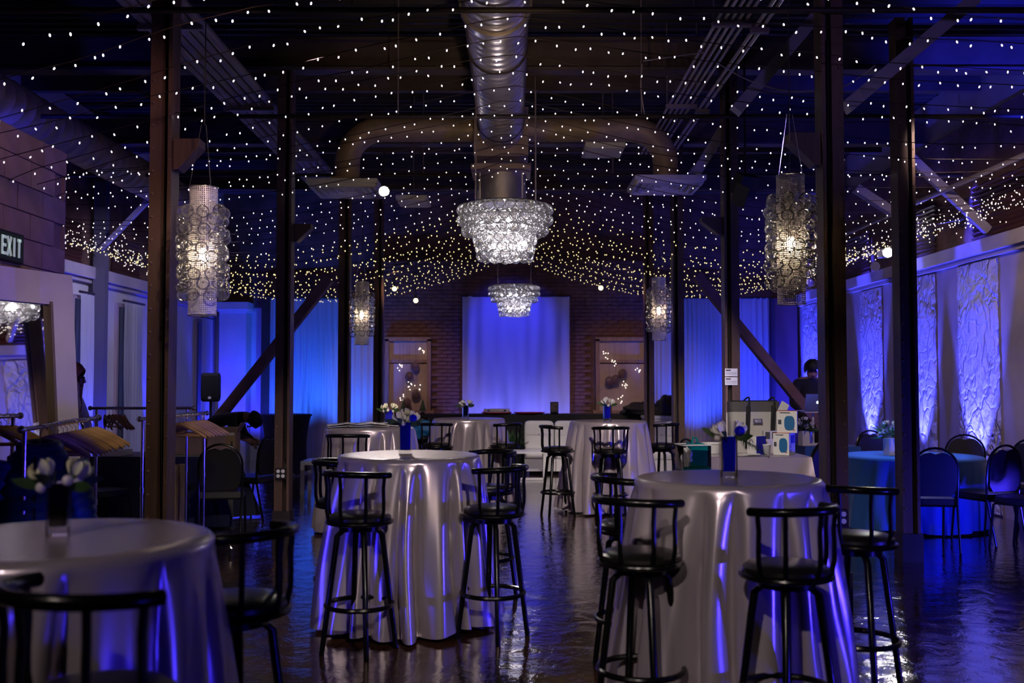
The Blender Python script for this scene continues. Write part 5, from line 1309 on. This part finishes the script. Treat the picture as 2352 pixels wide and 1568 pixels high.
# cartons on the left table
def carton(px0, px1, py0, d, rz, label, flap=True):
    a, b = P(px0, 1000, d), P(px1, 1000, d); w_ = b.x - a.x; h = P(px0, py0, d).z - .75
    o = thing('carton', label, 'box', ((a.x + b.x) / 2, d, .751), rz, 'cardboard cartons'); t = .006; dp = .3
    for nm, c_, s_ in (('panel', (0, -dp / 2, h / 2), (w_, t, h)), ('panel', (0, dp / 2, h / 2), (w_, t, h)), ('panel', (-w_ / 2, 0, h / 2), (t, dp, h)), ('panel', (w_ / 2, 0, h / 2), (t, dp, h)), ('bottom', (0, 0, t / 2), (w_, dp, t))):
        MB().box(c_, s_).build(nm, M_card, o, smooth=False)
    if flap:
        MB().box((0, dp / 2 + .05, h + .02), (w_, t, .13), (-1.2, 0, 0)).build('flap', M_card, o, smooth=False); MB().box((w_ / 2 + .03, 0, h + .05), (t, dp, .12), (0, .5, 0)).build('flap', M_card, o, smooth=False)
        MB().box((0, -dp / 2 - .004, h - .015), (w_ * .94, .002, .03)).build('white_strip', M_paper, o, smooth=False); MB().box((w_ * .38, -dp / 2 - .004, h * .45), (.02, .002, .08)).build('printed_mark', M_ink, o, smooth=False)
    MB().box((0, -dp / 2 - .004, h * .55), (w_, .002, .012)).build('crease', M_card, o, smooth=False)
    return o
carton(484, 545, 992, 10.95, .1, 'open brown carton with a white strip, behind the black chair')
carton(412, 478, 1003, 11.05, -.1, 'brown carton behind the right-hand wooden hangers', False)
p = P(405, 1100, 9.9); o = thing('carton', 'tall narrow brown carton just right of the near left post', 'box', (p.x - .03, 9.9, 0), 0, 'cardboard cartons'); MB().box((0, 0, .36), (.16, .3, .72)).build('carton_body', M_card, o, smooth=False); MB().box((.03, -.152, .45), (.06, .003, .1)).build('printed_label', M_paper, o, smooth=False)
# papers
for k in range(5):
    p = P(266, 1040, 10.75); ob = MB().box((p.x + R.uniform(-.01, .01), 10.8, .756 + .012 * k), (.23, .30, .010), (0, 0, R.uniform(-.12, .12))).build('booklet', M_paper, smooth=False); ob.modifiers.new('edge', 'BEVEL').width = .002
    tag(ob, '%s white booklet of the stack on the navy table' % ['bottom', 'second lowest', 'middle', 'second highest', 'top'][k], 'booklet', 'stack of booklets')
# speaker on stand
c = P(484, 922, 13.4); o = thing('speaker_stand', 'black tripod stand under the loudspeaker on the left', 'stand', (c.x, 13.4, 0))
MB().cyl((0, 0, .3), (0, 0, c.z), .018, n=10).build('pole', M_blackm, o)
for k in range(3): a = 2 * pi * k / 3 + .5; MB().tube([(0, 0, .75), (.4 * cos(a), .4 * sin(a), .0)], .013, 8).build('leg', M_blackm, o); MB().cyl((0, 0, .3), (.27 * cos(a), .27 * sin(a), .25), .008, n=6).build('brace', M_blackm, o)
hh = P(484, 856, 13.4).z - c.z; o = thing('loudspeaker', 'black loudspeaker on a tripod stand against the blue left corner', 'speaker', (c.x, 13.4, c.z), .15)
def sup(u, v, W=.245, D=.22, H=None):
    H = hh; a = 2 * pi * u; p = -pi / 2 + pi * v; sp = lambda t, e: math.copysign(abs(t) ** e, t)
    return (W / 2 * sp(cos(p), .16) * sp(cos(a), .3), D / 2 * sp(cos(p), .16) * sp(sin(a), .3), H / 2 + H / 2 * sp(sin(p), .35))
MB().grid(sup, 40, 24, closed_u=True).build('cabinet', M_blackm, o, ang=60)
MB().box((0, -.109, hh * .5), (.19, .006, hh * .8)).build('grille', mat('grille', (.006, .006, .006), .8), o, smooth=False)
MB().box((0, -.114, hh * .14), (.036, .003, .030)).build('badge', M_paper, o, smooth=False)
# laptop on a stand
c = P(1870, 945, 12.4); o = thing('laptop_stand', 'white stand holding the laptop up', 'stand', (c.x, 12.45, .756)); MB().box((0, 0, .01), (.2, .2, .02)).build('foot', M_whites, o, smooth=False)
zl = c.z - .756; MB().cyl((0, 0, .02), (0, 0, zl - .012), .014, n=8).build('pole', M_whites, o); MB().box((0, 0, zl - .006), (.26, .2, .012)).build('plate', M_whites, o, smooth=False)
o = thing('laptop', 'open silver laptop with a glowing mark seen from behind', 'laptop', (c.x, 12.45, c.z + .001), .15)
M_alu = mat('aluminium', (.55, .55, .58), .35, .8)
MB().box((0, .02, .008), (.32, .22, .014)).build('keyboard_base', M_alu, o, smooth=False)
ld = MB().box((0, -.10 - .03, .115), (.32, .008, .215), (.28, 0, 0)).build('lid', M_alu, o, smooth=False)
MB().lathe([(.001, 0), (.018, 0)], 16).build('glowing_mark', mat_emit('mark_glow', (.8, 1, .95), 2.5, False), ld, (0, -.137, .115)).rotation_euler = (pi / 2 + .28, 0, 0)
# flower centrepieces on the right
def centre(loc, label, n=9, r=.15):
    o = thing('floral_centrepiece', label, 'flowers', loc, .3, 'table centrepieces')
    MB().box((0, 0, .09), (.10, .10, .18)).build('white_vase', M_whites, o, smooth=False)
    for k in range(n):
        a = 2 * pi * k / n + R.uniform(-.3, .3); e = R.uniform(.1, 1.3); flower(o, (r * .7 * cos(a) * cos(e), r * .7 * sin(a) * cos(e), .20 + r * .9 * sin(e)), -(1.45 - e), a - pi / 2, 0, .85, 5)
    m_ = MB()
    for k in range(60):
        a = R.uniform(0, 6.28); e = R.uniform(-.1, 1.2); d = Vector((cos(a) * cos(e), sin(a) * cos(e), sin(e))); b = Vector((0, 0, .19)); L = r * R.uniform(1, 1.8); s_ = d.orthogonal().normalized() * .012; m_.add([b + d * .03, b + d * L * .6 - s_, b + d * L, b + d * L * .6 + s_], [(0, 1, 2, 3)])
    stuff(m_.build('foliage', M_leaf, o, smooth=False)); return o
centre((P(2044, 1000, 10.75).x, 10.75, TB.z), 'white vase of dusky flowers on the turquoise table')
centre((P(1850, 1000, 12.1).x + .04, 12.3, .757), 'dark flower arrangement on the laptop table', 7, .13)

# ================================================================== PEOPLE
def person(name, label, loc, rz, J, rad, edges, hair, mats, cut, hands, hair_mat=M_hair):
    """J: joints, rad: radii; body grown with a Skin modifier into one surface; cut(p) gives the material slot"""
    me = bpy.data.meshes.new('body'); names = list(J); idx = {n: i for i, n in enumerate(names)}
    me.from_pydata([J[n] for n in names], [(idx[a], idx[b]) for a, b in edges], [])
    ob = bpy.data.objects.new('body', me); COL.objects.link(ob)
    md = ob.modifiers.new('skin', 'SKIN'); md.use_smooth_shade = True
    for n in names:
        sv = me.skin_vertices[0].data[idx[n]]; r = rad[n]; sv.radius = r if isinstance(r, tuple) else (r, r); sv.use_root = (n == 'pelvis')
    sb = ob.modifiers.new('sub', 'SUBSURF'); sb.levels = 2; sb.render_levels = 2
    dg = bpy.context.evaluated_depsgraph_get(); dg.update()
    em = bpy.data.meshes.new_from_object(ob.evaluated_get(dg)); bpy.data.objects.remove(ob)
    o = thing(name, label, 'person', loc, rz)
    mb = MB(); mb.v = [tuple(v.co) for v in em.vertices]; mb.f = [tuple(p.vertices) for p in em.polygons]; mb.m = [cut(p.center) for p in em.polygons]
    # hands: palm and five fingers joined to the wrist
    for w_, d_, s_ in hands:
        w_ = Vector(w_); d_ = Vector(d_).normalized(); sd = d_.cross(Vector((0, 0, 1))).normalized() * s_; up = sd.cross(d_) * s_
        mb.tube([w_ - d_ * .02, w_ + d_ * .03, w_ + d_ * .085], [.026, .036, .034], 10, mi=0)
        for k, L in enumerate((.066, .076, .071, .055)):
            b = w_ + d_ * .075 + sd * (.027 - .018 * k); mb.tube([b, b + d_ * L * .45 - up * .006, b + d_ * L * .8 - up * .022, b + d_ * L * .85 - up * .042], [.0095, .009, .0085, .007], 7, mi=0)
        b = w_ + d_ * .02 + sd * .03; mb.tube([b, b + d_ * .03 + sd * .028, b + d_ * .06 + sd * .035 - up * .012], [.012, .0105, .008], 7, mi=0)
    # face: nose, ears, eyes, mouth built on the head
    hd = Vector(J['head']); fw = hair['face']; fw = Vector(fw).normalized(); upv = (hd - Vector(J['neck'])).normalized(); sdv = fw.cross(upv).normalized(); fw = upv.cross(sdv).normalized()
    Rr = rad['head'] if not isinstance(rad['head'], tuple) else rad['head'][0]
    nb = hd + fw * Rr * .93; mb.tube([nb + upv * .02, nb + fw * .016 - upv * .018, nb - upv * .026], [.008, .013, .008], 6, mi=0)
    for q in (-1, 1):
        mb.sphere(hd + sdv * q * Rr * .93, .022, 8, 6, 0, (.5, .9, 1.4)); mb.sphere(hd + fw * Rr * .86 + sdv * q * .03 + upv * .02, .010, 8, 6, 2)
    mb.tube([nb - upv * .05 - sdv * .022 - fw * .012, nb - upv * .052, nb - upv * .05 + sdv * .022 - fw * .012], [.003, .006, .003], 5, mi=2)
    bd = mb.build('body', mats, o, ang=180)
    # hair
    hm = MB(); hr = Rr * 1.12
    Q = Matrix((sdv, fw, upv)).transposed()
    def f(u, v):
        a = 2 * pi * u; p = lerp(hair.get('low', -.1), pi / 2, v); front = max(0, sin(a)); p2 = p if front < .3 else max(p, lerp(p, .75, (front - .3) / .7 * (1 - v)))
        k = hr * (1 + .03 * sin(9 * a) + .02 * sin(13 * a + 5 * v)); q = Vector((k * cos(p2) * cos(a), k * cos(p2) * sin(a), k * 1.12 * sin(p2))); return tuple(hd + upv * .012 + Q @ q)
    hm.grid(f, 28, 10, closed_u=True)
    for pth, r_ in hair.get('locks', []): hm.tube(pth, r_, 8)
    hm.build('hair', hair_mat, o, ang=180)
    return o
E_body = [('pelvis', 'spine'), ('spine', 'chest'), ('chest', 'neck'), ('neck', 'head'), ('chest', 'sho_l'), ('sho_l', 'elb_l'), ('elb_l', 'wri_l'), ('chest', 'sho_r'), ('sho_r', 'elb_r'), ('elb_r', 'wri_r'),
          ('pelvis', 'hip_l'), ('hip_l', 'knee_l'), ('knee_l', 'ank_l'), ('ank_l', 'toe_l'), ('pelvis', 'hip_r'), ('hip_r', 'knee_r'), ('knee_r', 'ank_r'), ('ank_r', 'toe_r')]
RAD = dict(pelvis=(.15, .12), spine=(.14, .115), chest=(.16, .12), neck=.058, head=.10, sho_l=.07, elb_l=.047, wri_l=.032, sho_r=.07, elb_r=.047, wri_r=.032, hip_l=.09, knee_l=.062, ank_l=.045, toe_l=.035,
           hip_r=.09, knee_r=.062, ank_r=.045, toe_r=.035)
M_shirt = mat('black_shirt', (.012, .012, .015), .8, sheen=.2); M_trou = mat('black_trousers', (.010, .010, .013), .8)
# person bending over the cartons (faces +x), d ~ 12.6
p = P(520, 1000, 12.6)
J = dict(pelvis=(-.02, 0, .93), spine=(.10, 0, 1.06), chest=(.28, 0, 1.13), neck=(.43, 0, 1.12), head=(.56, 0, 1.07), sho_l=(.33, .17, 1.09), elb_l=(.42, .2, .87), wri_l=(.55, .12, .80), sho_r=(.33, -.17, 1.09), elb_r=(.42, -.2, .88), wri_r=(.55, -.12, .81),
         hip_l=(-.02, .09, .86), knee_l=(.03, .1, .48), ank_l=(-.03, .1, .09), toe_l=(.13, .11, .04), hip_r=(-.02, -.09, .86), knee_r=(.05, -.1, .48), ank_r=(0, -.1, .09), toe_r=(.16, -.11, .04))
def cut1(c):
    if c[0] > .47 and c[2] > .95: return 0
    if c[2] < .83 and c[0] > .46: return 0
    return 1 if c[2] > .9 or c[0] > .25 else 2
person('person', 'person in black bending over the cartons on the left', (p.x - .24, 12.6, 0), 0, J, RAD, E_body, dict(face=(.55, 0, -.75), low=-.35), [M_skin, M_shirt, M_trou], cut1, [((.55, .12, .80), (.8, 0, -.5), 1), ((.55, -.12, .81), (.8, 0, -.5), -1)])
# person standing at the laptop, facing the camera, head bowed
p = P(1864, 1000, 13.8)
J2 = dict(pelvis=(0, .02, .96), spine=(0, .01, 1.13), chest=(0, -.01, 1.33), neck=(0, -.05, 1.48), head=(-.02, -.15, 1.59), sho_l=(-.19, -.01, 1.40), elb_l=(-.27, -.10, 1.14), wri_l=(-.16, -.30, 1.04), sho_r=(.19, -.01, 1.40), elb_r=(.28, -.10, 1.14), wri_r=(.17, -.30, 1.04),
          hip_l=(-.09, .02, .88), knee_l=(-.10, 0, .48), ank_l=(-.10, .03, .09), toe_l=(-.12, -.13, .04), hip_r=(.09, .02, .88), knee_r=(.10, 0, .48), ank_r=(.10, .03, .09), toe_r=(.12, -.13, .04))
def cut2(c):
    if c[2] > 1.47: return 0
    if c[1] < -.26 and c[2] > .95: return 0
    return 1 if c[2] > .93 else 2
R2 = dict(RAD); R2['chest'] = (.19, .14); R2['spine'] = (.17, .13)
who = person('person', 'person in black with bowed dark head standing behind the laptop on the right', (p.x, 13.8, 0), 0, J2, R2, E_body, dict(face=(-.1, -.7, -1.0), low=-.5), [M_skin, M_shirt, M_trou], cut2, [((-.16, -.30, 1.04), (.3, -1, -.2), -1), ((.17, -.30, 1.04), (-.3, -1, -.2), 1)])
who.scale = (1.08,) * 3
# person behind the mirror: only auburn hair shows
p = P(152, 1000, 8.75)
J3 = dict(J2); J3.update(head=(0, -.03, 1.58), neck=(0, .0, 1.44), chest=(0, 0, 1.30), wri_l=(-.27, -.06, .86), wri_r=(.27, -.06, .86))
R3 = dict(RAD); R3['chest'] = (.13, .10); R3['spine'] = (.11, .09)
lk = []
for k in range(9):
    a = lerp(-.3, pi + .3, k / 8); lk.append(([(.11 * cos(a) + .018 * sin(9 * t + k), -.03 + .10 * sin(a), 1.60 - .34 * t) for t in [i / 8 for i in range(9)]], [.036, .036, .038, .036, .035, .032, .03, .024, .012]))
person('person', 'person with long auburn hair almost hidden behind the mirror', (p.x, 8.78, 0), 1.75, J3, R3, E_body, dict(face=(0, -1, 0), low=-.3, locks=lk), [M_skin, mat('cream_top', (.6, .55, .5), .7), M_trou], cut2, [((-.27, -.06, .86), (0, -.2, -1), -1), ((.27, -.06, .86), (0, -.2, -1), 1)], M_hairr)
